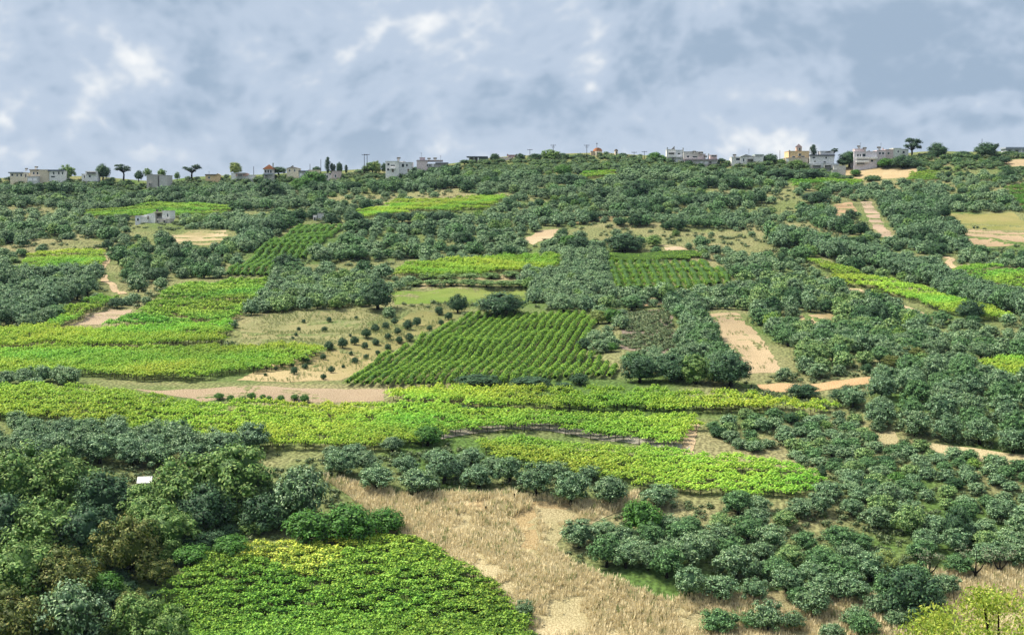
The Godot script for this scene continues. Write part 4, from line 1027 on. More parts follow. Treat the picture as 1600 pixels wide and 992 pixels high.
func make_hillside() -> void:
	for f in [cells, hedge]:
		f.seed = 31; f.frequency = 0.026; f.noise_type = FastNoiseLite.TYPE_CELLULAR; f.fractal_type = FastNoiseLite.FRACTAL_NONE
		f.cellular_return_type = FastNoiseLite.RETURN_CELL_VALUE if f == cells else FastNoiseLite.RETURN_DISTANCE2_SUB
	var m := MB.new()
	for d in ND:
		for x in NX:
			var p := Vector3(X0 + x * STEP, grid[d * NX + x], -d * STEP)
			m.v.append(p)
			var l := grid[d * NX + maxi(x - 1, 0)]
			var r := grid[d * NX + mini(x + 1, NX - 1)]
			var n := grid[maxi(d - 1, 0) * NX + x]
			var f := grid[mini(d + 1, ND - 1) * NX + x]
			m.n.append(Vector3(l - r, 2.0 * STEP, f - n).normalized())
			var t := clampf(0.42 + noise_a.get_noise_2d(p.x * 1.7, p.z * 1.7) * 0.9 + noise_b.get_noise_2d(p.x * 2.0, p.z * 2.0) * 0.8, 0, 1)
			var bank := smoothstep(0.9, 0.8, m.n[-1].y) * 0.5
			if p.z < -300.0: t = clampf(t * 0.55 + fmod(holding(Vector2(p.x, p.z)) * 71.0, 1.0) * 0.7, 0, 1)
			m.c.append(Color(0.1, 0.17, 0.05).lerp(Color(0.3, 0.27, 0.15), t * 0.8).lerp(Color(0.24, 0.2, 0.12), bank))
	for d in ND - 1:
		for x in NX - 1:
			var k := d * NX + x
			m.i.append(k); m.i.append(k + NX); m.i.append(k + 1)
			m.i.append(k + 1); m.i.append(k + NX); m.i.append(k + NX + 1)
	tag(part("hillside", m.mesh(mats["hillside"]), self), "wide green and tan hillside of terraces rising to the ridge", "hillside", "", "structure")
	var far := MB.new()   # the land beyond, sinking away on all sides
	var x1 := X0 + (NX - 1) * STEP
	var z1 := -(ND - 1) * STEP
	var drop := func(x: float, z: float) -> float:
		var out := maxf(maxf(X0 - x, x - x1), maxf(z - 0.0, z1 - z))
		return ground(clampf(x, X0, x1), clampf(z, z1, 0.0)) - maxf(0.0, out) * 0.06
	var xs := [-4000.0, -1500.0, -700.0, X0]
	for k in 12: xs.append(lerpf(X0, x1, (k + 1) / 12.0))
	xs.append_array([700.0, 1500.0, 4000.0])
	var zs := [-5000.0, -2500.0, -1400.0, z1]
	for k in 16: zs.append(lerpf(z1, 0.0, (k + 1) / 16.0))
	zs.append_array([400.0, 2000.0])
	for j in zs.size() - 1:
		for k in xs.size() - 1:
			if xs[k] >= X0 - 0.1 and xs[k + 1] <= x1 + 0.1 and zs[j] >= z1 - 0.1 and zs[j + 1] <= 0.1: continue
			var q := []
			for e in [[k, j], [k + 1, j], [k + 1, j + 1], [k, j + 1]]: q.append(Vector3(xs[e[0]], drop.call(xs[e[0]], zs[e[1]]), zs[e[1]]))
			far.quad(q[0], q[1], q[2], q[3], Color(0.09, 0.11, 0.05))
	tag(part("terrain", far.mesh(mats["hillside"]), self), "land sinking away beyond the ridge and to both sides", "terrain", "", "structure")

func make_fields() -> void:
	var tan1 := Color(0.42, 0.34, 0.23)
	var tan2 := Color(0.35, 0.285, 0.19)
	var rose := [Color(0.37, 0.3, 0.22), Color(0.31, 0.25, 0.18)]
	var dry := [Color(0.46, 0.4, 0.26), Color(0.3, 0.28, 0.16)]
	var level := [0.015]
	var field := func(called: String, pts: Array, tones: Array, label: String, category: String, margin := 1.8, rag := 0.5) -> void:
		var ring := ragged(plot(pts), rag)
		if margin > 0.4: keep_seen(pts)
		if margin >= 0.0: keep_free(ring, margin)
		level[0] += 0.002
		sheet(called, ring, tones, level[0], label, category)
	field.call("bare_field", [205, 608, 330, 606, 480, 607, 600, 611, 598, 627, 450, 628, 318, 627, 255, 616], rose, "long bare pinkish field between the left vineyards", "field", 1.0)
	field.call("bare_field", [1107, 491, 1152, 488, 1180, 515, 1200, 545, 1224, 583, 1172, 584, 1150, 555, 1128, 528, 1112, 508], [tan1, tan2], "tall tan bare field right of the centre, narrowing uphill", "field", 3.0)
	field.call("bare_field", [1504, 360, 1640, 358, 1640, 387, 1524, 386], [Color(0.38, 0.3, 0.21), Color(0.32, 0.25, 0.17)], "pale bare field cut by the right edge of the view", "field")
	field.call("bare_field", [1345, 315, 1362, 315, 1378, 345, 1399, 371, 1379, 371, 1358, 342], [Color(0.42, 0.33, 0.26), Color(0.35, 0.28, 0.22)], "narrow bare strip running uphill beside the gridded grove", "field", 2.4)
	field.call("bare_field", [1312, 262, 1435, 262, 1432, 270, 1418, 279, 1340, 279, 1310, 276], [Color(0.46, 0.38, 0.25), Color(0.38, 0.3, 0.18)], "tan stubble field just under the ridge houses at right", "field")
	field.call("bare_field", [1572, 250, 1640, 248, 1640, 260, 1575, 260], [tan1, tan2], "small tan field high on the right edge", "field")
	field.call("meadow", [1480, 334, 1585, 332, 1620, 357, 1510, 357], [Color(0.2, 0.22, 0.08), Color(0.28, 0.26, 0.12)], "dry green meadow above the pale bare field at right", "meadow")
	field.call("meadow", [610, 456, 690, 453, 820, 453, 822, 472, 700, 474, 618, 476], [Color(0.14, 0.22, 0.05), Color(0.2, 0.25, 0.08)], "smooth green grass strip below the centre vineyard ledge", "meadow", 0.5)
	field.call("bare_field", [660, 433, 815, 428, 816, 441, 700, 446, 655, 452], [Color(0.45, 0.38, 0.26), Color(0.3, 0.27, 0.14)], "pale strip of soil between rows of low bushes", "field", 1.0)
	field.call("meadow", [372, 508, 420, 493, 560, 487, 590, 492, 560, 530, 510, 548, 380, 540], [Color(0.17, 0.2, 0.1), Color(0.27, 0.26, 0.14)], "faded grey green fallow with lines of tiny shrubs", "meadow")
	field.call("meadow", [505, 552, 560, 520, 640, 492, 735, 480, 720, 492, 640, 530, 600, 555, 560, 570], [Color(0.14, 0.18, 0.07), Color(0.27, 0.25, 0.12)], "grassy upper part of the young orchard", "meadow", 1.0)
	field.call("dry_field", [370, 594, 420, 570, 510, 549, 605, 549, 560, 585, 535, 597, 450, 600], [Color(0.42, 0.35, 0.21), Color(0.27, 0.25, 0.12)], "dry straw coloured lower part of the young orchard", "field", 0.5)
	field.call("bare_field", [108, 509, 135, 496, 170, 483, 206, 484, 200, 494, 160, 507], [Color(0.4, 0.32, 0.25), Color(0.34, 0.29, 0.2)], "bare pinkish patch between the two left vineyards", "field", 1.0)
	field.call("bare_ground", [262, 368, 300, 360, 352, 360, 358, 376, 318, 384, 275, 380], [Color(0.46, 0.38, 0.26), Color(0.22, 0.22, 0.1)], "pale eroded ground right below the white farmhouse", "ground")
	field.call("bare_ground", [1303, 320, 1330, 314, 1340, 330, 1325, 345, 1300, 336], [Color(0.42, 0.3, 0.2), Color(0.3, 0.22, 0.14)], "reddish bare ground left of the narrow bare strip", "ground")
	field.call("bare_ground", [820, 372, 845, 360, 872, 358, 862, 372, 835, 382, 815, 380], [Color(0.5, 0.42, 0.3), Color(0.4, 0.32, 0.22)], "pale bare track end left of the grey olive block", "ground", 0.6)
	field.call("bare_ground", [1030, 384, 1075, 390, 1080, 396, 1045, 392], [Color(0.5, 0.4, 0.3), Color(0.42, 0.32, 0.22)], "pale earth bank above the two tier vineyard", "ground", 0.6)
	field.call("bare_ground", [985, 465, 1080, 458, 1170, 464, 1155, 476, 1040, 474, 975, 478], [Color(0.46, 0.36, 0.24), Color(0.36, 0.28, 0.17)], "pale ground with scattered trees under the two tier vineyard", "ground", -1.0)
	field.call("bare_ground", [1230, 500, 1300, 490, 1330, 505, 1260, 520, 1215, 520], [Color(0.46, 0.36, 0.24), Color(0.3, 0.25, 0.14)], "pale clearing inside the right middle grove", "ground", 0.2)
	field.call("dry_bank", [1180, 600, 1260, 600, 1378, 591, 1370, 603, 1300, 610, 1200, 612], [Color(0.48, 0.34, 0.2), Color(0.36, 0.25, 0.14)], "dry orange bank above the right end of the vineyards", "bank", 0.5)
	field.call("bare_ground", [880, 330, 960, 325, 975, 345, 900, 350], [Color(0.3, 0.23, 0.14), Color(0.2, 0.18, 0.09)], "brown bare terrace on the upper middle slope", "ground", -1.0)
	field.call("meadow", [0, 284, 70, 283, 130, 286, 140, 294, 60, 297, -20, 298], [Color(0.2, 0.25, 0.08), Color(0.3, 0.29, 0.12)], "yellow grass slope under the far left ridge houses", "meadow", -1.0)
	field.call("meadow", [820, 255, 900, 258, 1000, 255, 960, 285, 870, 275, 800, 265], [Color(0.1, 0.14, 0.05), Color(0.18, 0.18, 0.08)], "rough green slope under the chapel", "meadow", -1.0)
	field.call("bare_ground", [1362, 676, 1402, 680, 1398, 700, 1366, 692], dry, "small dry patch between the round trees at right", "ground", 0.0)
	field.call("bare_ground", [1438, 690, 1520, 700, 1640, 716, 1640, 740, 1510, 720, 1450, 706], dry, "long dry patch below the round trees at the right edge", "ground", 0.0)
	field.call("bare_ground", [1420, 640, 1440, 636, 1450, 650, 1430, 656], dry, "tiny dry gap high among the round trees at right", "ground", 0.0)
	field.call("scrub_ground", [975, 488, 1045, 482, 1060, 540, 1040, 552, 970, 548], [Color(0.2, 0.17, 0.15), Color(0.26, 0.22, 0.18)], "grey ground under the dead brush", "ground", 0.6)
	field.call("dry_clearing", [508, 752, 545, 752, 640, 778, 700, 776, 830, 776, 960, 786, 1000, 770, 990, 790, 945, 806, 880, 838, 865, 858, 905, 888, 960, 908, 1040, 940, 1090, 950, 1140, 935, 1240, 930, 1330, 940, 1420, 900, 1600, 880, 1640, 960, 1640, 1045, 800, 1045, 806, 990, 796, 950, 752, 912, 676, 872, 620, 836, 575, 800], dry, "dry grass clearing that sweeps down right of the near vineyard", "dry clearing", 0.8)
	field.call("worn_track", [704, 788, 760, 782, 850, 786, 905, 792, 880, 798, 836, 800, 838, 822, 846, 846, 838, 866, 806, 868, 818, 846, 806, 824, 780, 806, 740, 798], [Color(0.42, 0.33, 0.2), Color(0.34, 0.27, 0.15)], "worn bare earth track across the dry clearing", "track", 0.0)
	for t in [[[183, 388, 170, 398, 160, 415, 157, 428, 164, 440, 176, 448, 190, 458], 1.1, "winding pale dirt track beside the small left vineyard"], [[1084, 662, 1078, 682, 1074, 706], 1.1, "short pale path between the vineyard and the right grove"], [[1480, 403, 1489, 405, 1483, 413, 1492, 421, 1470, 428], 1.1, "white bend of track above the right edge vineyard"], [[1290, 436, 1340, 455, 1400, 476, 1480, 500], 1.3, "pale track along the lower side of the diagonal vineyard"]]:
		var ring := path_ring(t[0], t[1])
		keep_free(ring, 1.8)
		sheet("dirt_track", ring, [Color(0.5, 0.4, 0.28), Color(0.42, 0.33, 0.22)], 0.1, t[2], "dirt track")
	var bank := path_ring([692, 684, 740, 672, 790, 667, 860, 668, 905, 676, 960, 686, 1010, 694, 1062, 700], 1.6)
	sheet("stone_bank", bank, [Color(0.24, 0.23, 0.2), Color(0.34, 0.33, 0.3)], 0.095, "curved grey earth bank between the long vineyard and the lower one", "bank")

func make_vineyards() -> void:
	for k in [[196, 336, 278, 336, 288, 376, 196, 374], [478, 345, 510, 345, 514, 354, 478, 354], [195, 758, 250, 758, 250, 790, 195, 790], [120, 584, 300, 590, 640, 590, 800, 600, 860, 604, 860, 640, 620, 640, 330, 640, 120, 612], [640, 660, 1110, 650, 1110, 712, 900, 700, 690, 706], [150, 530, 380, 530, 380, 552, 150, 552], [560, 690, 740, 690, 740, 712, 560, 712]]:
		var ring := plot(k)
		kept_free.append([ring, bounds(ring)])
	var yellower := [[at(455, 866), 9.0, 5.5]]  # an oval where the vines are tinted brighter and yellower
	vineyard([215, 1050, 240, 960, 268, 902, 332, 868, 402, 850, 520, 849, 628, 837, 700, 872, 785, 926, 824, 960, 832, 1050], "green", "near green vineyard at the bottom with a yellowed upper corner", [300, 930, 700, 926], 1.5, 1.35, 1.0, yellower)
	vineyard([-20, 604, 100, 603, 205, 611, 316, 630, 450, 631, 600, 629, 740, 637, 870, 643, 1085, 647, 1092, 660, 1062, 692, 1000, 686, 930, 676, 868, 666, 790, 664, 725, 671, 660, 690, 560, 702, 420, 692, 280, 676, 130, 656, -20, 650], "lime", "long bright yellow green vineyard across the middle", [100, 640, 700, 655], 2.0, 1.8, 1.1)
	stem_rim = vineyard([604, 615, 640, 606, 690, 604, 860, 607, 985, 608, 1190, 619, 1312, 632, 1290, 640, 1100, 638, 980, 634, 870, 634, 740, 630, 640, 627], "lime", "narrow bright vineyard above the long one, ending in bare stems", [700, 615, 1000, 620], 2.0, 1.8, 1.25)
	vineyard([744, 692, 835, 686, 930, 692, 1010, 700, 1140, 710, 1284, 742, 1276, 770, 1236, 778, 1130, 768, 1000, 756, 920, 742, 862, 734, 775, 716], "lime", "bright vineyard wedge below the curved grey bank", [800, 705, 1200, 745], 2.0, 1.8, 1.0)
	vineyard([-20, 546, 150, 542, 285, 543, 380, 541, 504, 542, 498, 552, 400, 576, 300, 590, 200, 586, -20, 582], "lime", "yellow green vineyard at left above the long bright one", [20, 560, 300, 562], 2.1, 1.9, 1.1)
	vineyard([-20, 514, 100, 512, 250, 510, 352, 502, 364, 508, 345, 530, 240, 536, 100, 537, -20, 539], "lime", "narrow yellow band vineyard with pale leaning end posts", [20, 525, 300, 522], 2.1, 1.9, 1.3)
	vineyard([150, 510, 206, 494, 288, 443, 420, 436, 400, 464, 366, 497, 350, 500, 250, 508], "green", "green vineyard climbing at left beside the grey grove", [205, 500, 350, 497], 2.4, 1.9, 1.2)
	vineyard([56, 510, 100, 486, 150, 463, 186, 462, 160, 480, 130, 496, 100, 509], "green", "small slanting vineyard left of the bare pinkish patch", [60, 508, 150, 463], 2.3, 1.9, 1.1)
	vineyard([15, 424, 54, 392, 162, 391, 156, 424], "lime", "square light green vineyard near the left edge", [20, 420, 150, 420], 2.2, 2.0, 1.0)
	vineyard([617, 427, 634, 413, 700, 405, 790, 400, 872, 397, 872, 414, 780, 421, 700, 428], "lime", "thin bright vineyard ledge in the upper centre", [640, 420, 860, 405], 2.1, 1.9, 1.25)
	vineyard([538, 335, 620, 312, 720, 308, 790, 306, 762, 326, 640, 329, 550, 341], "lime", "upper yellow green vineyard in the centre of the slope", [560, 330, 760, 315], 2.3, 2.0, 1.0)
	vineyard([135, 330, 250, 316, 365, 322, 350, 333, 205, 337, 135, 335], "green", "green strip vineyard behind the white farmhouse", [150, 333, 350, 325], 2.4, 2.0, 0.9)
	vineyard([1258, 404, 1300, 410, 1400, 437, 1500, 467, 1588, 497, 1520, 492, 1400, 460, 1300, 430], "lime", "diagonal vineyard band descending to the right", [1270, 410, 1560, 490], 2.1, 1.9, 1.1)
	vineyard([1466, 426, 1522, 413, 1640, 430, 1640, 458, 1560, 446], "green", "vineyard cut by the right edge under the white track bend", [1480, 425, 1600, 448], 2.4, 1.9, 1.0)
	vineyard([1532, 566, 1570, 557, 1640, 560, 1640, 592, 1560, 588], "lime", "small bright vineyard at the right edge among grey olives", [1540, 575, 1600, 577], 2.0, 1.8, 1.1)
	vineyard([1236, 281, 1345, 279, 1350, 288, 1240, 290], "green", "thin green strip vineyard under the church", [1240, 285, 1345, 284], 2.4, 2.0, 1.0)
	vineyard([1424, 269, 1464, 266, 1464, 279, 1420, 280], "green", "tiny green plot right of the tan ridge field", [1424, 274, 1460, 272], 2.4, 2.0, 0.9)
	vineyard([912, 268, 962, 265, 960, 275, 905, 280], "green", "tiny bright terraces below the chapel", [912, 274, 960, 270], 2.6, 2.0, 0.9)
	vineyard([1572, 292, 1640, 288, 1640, 340, 1604, 330], "deep", "dark green vineyard high at the right edge", [1580, 300, 1630, 330], 2.6, 2.0, 1.1)
	vine_rows([533, 596, 600, 552, 668, 520, 732, 489, 840, 487, 918, 488, 940, 508, 905, 545, 972, 572, 968, 586, 870, 592, 780, 600, 650, 602], [700, 500, 610, 575], 2.1, [Color(0.065, 0.17, 0.022), Color(0.12, 0.26, 0.03), Color(0.18, 0.33, 0.038), Color(0.26, 0.4, 0.055)], "in the large centre vineyard", "vine rows of the centre vineyard", 1.6, 1.5)
	vine_rows([949, 407, 1100, 405, 1152, 440, 1112, 447, 962, 448], [1035, 408, 1055, 446], 3.0, [Color(0.06, 0.16, 0.02), Color(0.11, 0.24, 0.03), Color(0.16, 0.3, 0.035), Color(0.2, 0.34, 0.04)], "in the lower tier under the dark broad tree", "vine rows of the two tier vineyard", 1.5, 2.7)
	vine_rows([948, 395, 1086, 392, 1098, 401, 949, 404], [960, 400, 1080, 397], 2.6, [Color(0.08, 0.18, 0.02), Color(0.14, 0.28, 0.03), Color(0.2, 0.34, 0.04)], "in the upper tier under the dark broad tree", "vine rows of the upper tier", 1.4, 2.3, 0.34, "top")
	vine_rows([348, 428, 400, 392, 464, 351, 540, 351, 514, 374, 470, 402, 426, 430], [405, 397, 438, 373], 2.5, [Color(0.08, 0.2, 0.035), Color(0.13, 0.28, 0.045), Color(0.19, 0.34, 0.06)], "in the striped upper vineyard", "vine rows of the striped upper vineyard", 1.5, 2.0)

func make_trees() -> void:
	for t in WOOD:
		if t[3] == 0: continue
		var called: String = {"broad": "broadleaf_tree", "dark": "dark_tree", "olive": "olive_tree", "fig": "fig_tree", "rust": "brown_tree", "pale": "pale_tree"}[t[0]]
		if t[4] < 24: called = "bush"
		var more := 1.18 if t[1] < 440 and t[2] > 790 and t[0] != "fig" and t[1] != 232 and t[1] != 160 else 1.0
		var o := planted(t[0], called, t[1], t[2], t[3] * more, t[4] * more, t[5], "bush" if called == "bush" else "olive tree" if t[0] == "olive" else "tree")
		keep_free(circle(o.position, t[3] * 0.42 * -o.position.z / FOCAL), 0.6)
	for t in SKYLINE:
		var d := 741.0
		var base := eye(t[1], t[2]) * d
		if t[2] > 255:
			var g := at(t[1], t[2])
			if -g.z < 741.0: base = g
		var deep: float = ground(base.x, base.z)
		var o := tree(t[0], {"pine": "pine_tree", "cypress": "cypress_tree"}.get(t[0], "ridge_tree" if t[4] > 11 else "bush"), base, t[3] * d / FOCAL, t[4] * d / FOCAL, t[5], "pine tree" if t[0] == "pine" else "cypress" if t[0] == "cypress" else "tree" if t[4] > 11 else "bush", "trees and bushes along the ridge")
		if t[0] == "cypress":
			for c in o.get_children(): c.scale = Vector3(t[3] * d / FOCAL / 1.5, t[4] * d / FOCAL / 5.0, t[3] * d / FOCAL / 1.5)
	var k := 0
	for t in ORCHARD:
		planted("dark", "young_tree", t[0], t[1], t[2], t[2] * 0.95, ("small round orchard tree" if t[2] > 8 else "tiny orchard shrub") + ", " + count_word(k) + " counting down the rows of the young orchard", "orchard tree", "young trees of the orchard on dry ground")
		k += 1
	var cl := CLUSTER.duplicate()
	cl.sort_custom(func(a, b): return a[0] < b[0])
	k = 0
	for t in cl:
		planted("olive", "olive_tree", t[0], t[1], t[2], t[3], "%s olive tree, %s from the left in the belt above the dry clearing" % [["silvery", "grey green", "blue grey"][k % 3], count_word(k)], "olive tree", "olive trees along the top of the dry clearing", [0, 5, 1][k % 3])
		k += 1
	var lo := LONERS.duplicate()
	lo.sort_custom(func(a, b): return a[0] < b[0])
	k = 0
	for t in lo:
		var o := planted("olive", "olive_tree", t[0], t[1], t[2], t[3], "%s olive tree, %s from the left along the dry grass at lower right" % [["green", "silvery"][k % 2], count_word(k)], "olive tree", "olive trees on the dry grass at lower right", [0, 3, 5][k % 3])
		keep_free(circle(o.position, t[2] * 0.4 * -o.position.z / FOCAL), 0.3)
		k += 1
	# low bushes lined up on the pale strip under the ledge vineyard
	k = 0
	for r in [[448, [648, 676, 704, 732, 760, 788, 812]], [437, [668, 698, 734, 768, 800]]]:
		for x in r[1]:
			planted("olive", "bush", x, r[0], 32, 11, "low spreading grey bush, %s of those on the pale soil strip" % count_word(k), "bush", "low bushes on the pale soil strip", 4)
			k += 1
	# remnant vines along the lower rim of the long bare field
	k = 0
	for x in [342, 360, 378, 393, 410, 420, 438, 460, 476]:
		planted("fig", "vine", x, 629, rng.randf_range(10, 18), rng.randf_range(9, 14), "dark single vine, %s from the left on the bare field's lower rim" % count_word(k), "vine", "single vines along the bare field")
		k += 1

func circle(p: Vector3, r: float) -> PackedVector2Array:
	var out := PackedVector2Array()
	for k in 10: out.append(Vector2(p.x + cos(TAU * k / 10) * r, p.z + sin(TAU * k / 10) * r))
	return out

func make_groves() -> void:
	grove("the left olive belt", [-20, 700, 60, 690, 200, 696, 390, 700, 408, 722, 300, 734, 120, 732, -20, 734], [0, 715, 390, 712], 5.0, 5.4, 5.4, 6.6, [1, 5, 0, 1])
	grove("the left grey band", [-20, 660, 130, 664, 280, 684, 390, 696, 200, 692, 60, 688, -20, 698], [0, 680, 300, 690], 4.4, 4.6, 4.0, 5.2, [0, 2, 5])
	grove("the right corner scrub", [890, 846, 960, 806, 1025, 776, 1130, 776, 1240, 790, 1300, 780, 1640, 800, 1640, 884, 1500, 890, 1440, 895, 1340, 905, 1250, 915, 1140, 915, 1040, 895, 950, 872], [950, 850, 1400, 850], 4.8, 4.6, 3.6, 5.4, [0, 3, 5, 2, 4], true, 0.25, 0.08, 0.86)
	grove("the fine right grove", [1105, 664, 1190, 650, 1330, 655, 1420, 700, 1640, 745, 1640, 800, 1300, 778, 1290, 744, 1150, 706, 1108, 690], [1150, 680, 1500, 730], 3.3, 3.4, 2.7, 3.9, [4, 0, 3, 5, 2], true, 0.25, 0.06, 0.72)
	grove("the round right grove", [1120, 656, 1110, 645, 1300, 642, 1340, 615, 1330, 606, 1400, 588, 1480, 578, 1640, 600, 1640, 740, 1420, 696, 1330, 654, 1190, 648], [1350, 640, 1600, 690], 6.6, 6.2, 5.2, 6.4, [1, 5, 3, 0], true, 0.18)
	grove("the tan field clump", [985, 560, 1040, 545, 1040, 470, 1090, 468, 1112, 500, 1128, 535, 1172, 590, 1150, 602, 1060, 604, 985, 598], [1000, 580, 1100, 580], 4.6, 4.6, 4.4, 5.8, [0, 5, 3])
	grove("the right middle grove", [1160, 490, 1200, 440, 1300, 455, 1420, 500, 1440, 550, 1380, 572, 1290, 590, 1226, 580, 1196, 536], [1200, 540, 1400, 540], 4.8, 4.8, 4.2, 5.8, [0, 5, 4, 3])
	grove("the dense grey block", [822, 424, 872, 396, 944, 392, 968, 470, 905, 484, 826, 474], [830, 450, 950, 450], 3.4, 3.4, 3.4, 4.4, [0, 2, 5, 0])
	grove("the gridded grove", [1366, 312, 1470, 300, 1530, 380, 1500, 396, 1404, 376], [1400, 345, 1500, 343], 6.5, 4.2, 4.6, 5.6, [1, 3, 5], true, 0.12)
	grove("the scrub below the farmhouse", [180, 392, 260, 386, 380, 372, 372, 400, 340, 430, 285, 438, 210, 450, 190, 440], [200, 420, 350, 410], 4.6, 4.8, 3.4, 5.0, [4, 3, 3, 0], true, 0.35)
	grove("the diagonal tree line", [1205, 372, 1340, 402, 1440, 430, 1640, 492, 1640, 510, 1580, 497, 1420, 442, 1330, 416, 1205, 386], [1210, 378, 1600, 495], 6.0, 5.0, 6.2, 7.8, [1, 3, 1], true, 0.12, 0.0)
	grove("the left grey strip", [-20, 588, 120, 588, 150, 598, 100, 602, -20, 602], [0, 594, 140, 596], 3.6, 4.0, 3.6, 4.6, [0, 5])
	grove("the left edge grove", [-20, 440, 40, 432, 150, 430, 155, 445, 110, 484, 50, 510, -20, 511], [0, 470, 130, 455], 6.0, 6.0, 5.6, 7.2, [1, 5, 0])
	grove("the grove above the fallow", [365, 500, 430, 440, 600, 430, 570, 470, 540, 488, 420, 492], [400, 480, 560, 450], 3.8, 4.2, 3.8, 5.0, [0, 2, 5, 4])
	for k in [[985, 322, 1190, 312, 1200, 320, 990, 330], [630, 276, 720, 270, 720, 278, 640, 284], [570, 292, 800, 286, 800, 294, 580, 300], [140, 318, 230, 309, 340, 301, 400, 299, 400, 306, 240, 316, 150, 324], [0, 301, 130, 298, 130, 306, 0, 309], [1240, 330, 1320, 338, 1340, 372, 1290, 362], [430, 300, 560, 296, 560, 303, 430, 308], [360, 372, 455, 344, 462, 350, 385, 392, 360, 404]]:
		grove("the upper hedges", k, [k[0], k[1], k[2], k[3]], 5.0, 4.4, 4.8, 6.4, [3, 3, 1, 1], true, 0.15)
	for k in [[1640, 570, 1860, 570, 1860, 960, 1640, 900], [-260, 640, -20, 640, -20, 1000, -260, 960]]:
		grove("the outer slope", k, [k[0], k[1], k[2], k[3]], 5.0, 5.0, 4.4, 6.0, [0, 3, 5, 2], true, 0.25)
	# the rest of the slope: a patchwork of small holdings, each with its own spacing and direction, and hedges between them
	for way in 6:
		var turn: float = [0.0, 0.35, -0.4, 0.9, -0.9, 0.15][way]
		var gap: float = [5.6, 6.4, 5.0, 5.8, 6.6, 7.4][way]
		var each: float = [4.6, 5.2, 4.4, 5.0, 5.6, 6.0][way]
		var u := Vector2(cos(turn), sin(turn))
		var w := Vector2(-u.y, u.x)
		for r in range(-160, 160):
			for k in range(-170, 170):
				var p := u * (k * each + (r % 2) * each * 0.5) + w * (r * gap) + Vector2(0, -500) + Vector2(rng.randf_range(-0.7, 0.7), rng.randf_range(-0.7, 0.7))
				var d := -p.y
				if d < 262.0 or d > 744.0 or absf(p.x) > d * 0.36 + 45.0: continue
				var id := holding(p)
				if int(id * 977.0) % 6 != way: continue
				var edge := hedge.get_noise_2d(p.x / 1.5, p.y)
				var bare := fmod(id * 53.0, 1.0) < 0.3
				if bare and rng.randf() > 0.14: continue
				if rng.randf() < 0.08 or not is_free(p): continue
				var size := lerpf(3.6, 5.2, fmod(id * 31.0, 1.0))
				var tone := int(id * 311.0) % 4
				var dark_edge := edge < -0.9 and rng.randf() < 0.5
				var wide := size * rng.randf_range(0.62, 1.32) * (1.3 if dark_edge else 1.0) * (1.0 - 0.35 * smoothstep(700.0, 732.0, d))
				olives.append([p, wide, wide * rng.randf_range(0.62, 0.84), "the upper slope", int(d / 7.0), 3 if dark_edge else [0, 5, 2, 2][tone] if rng.randf() < 0.7 else rng.randi() % 6])
	plant_groves()

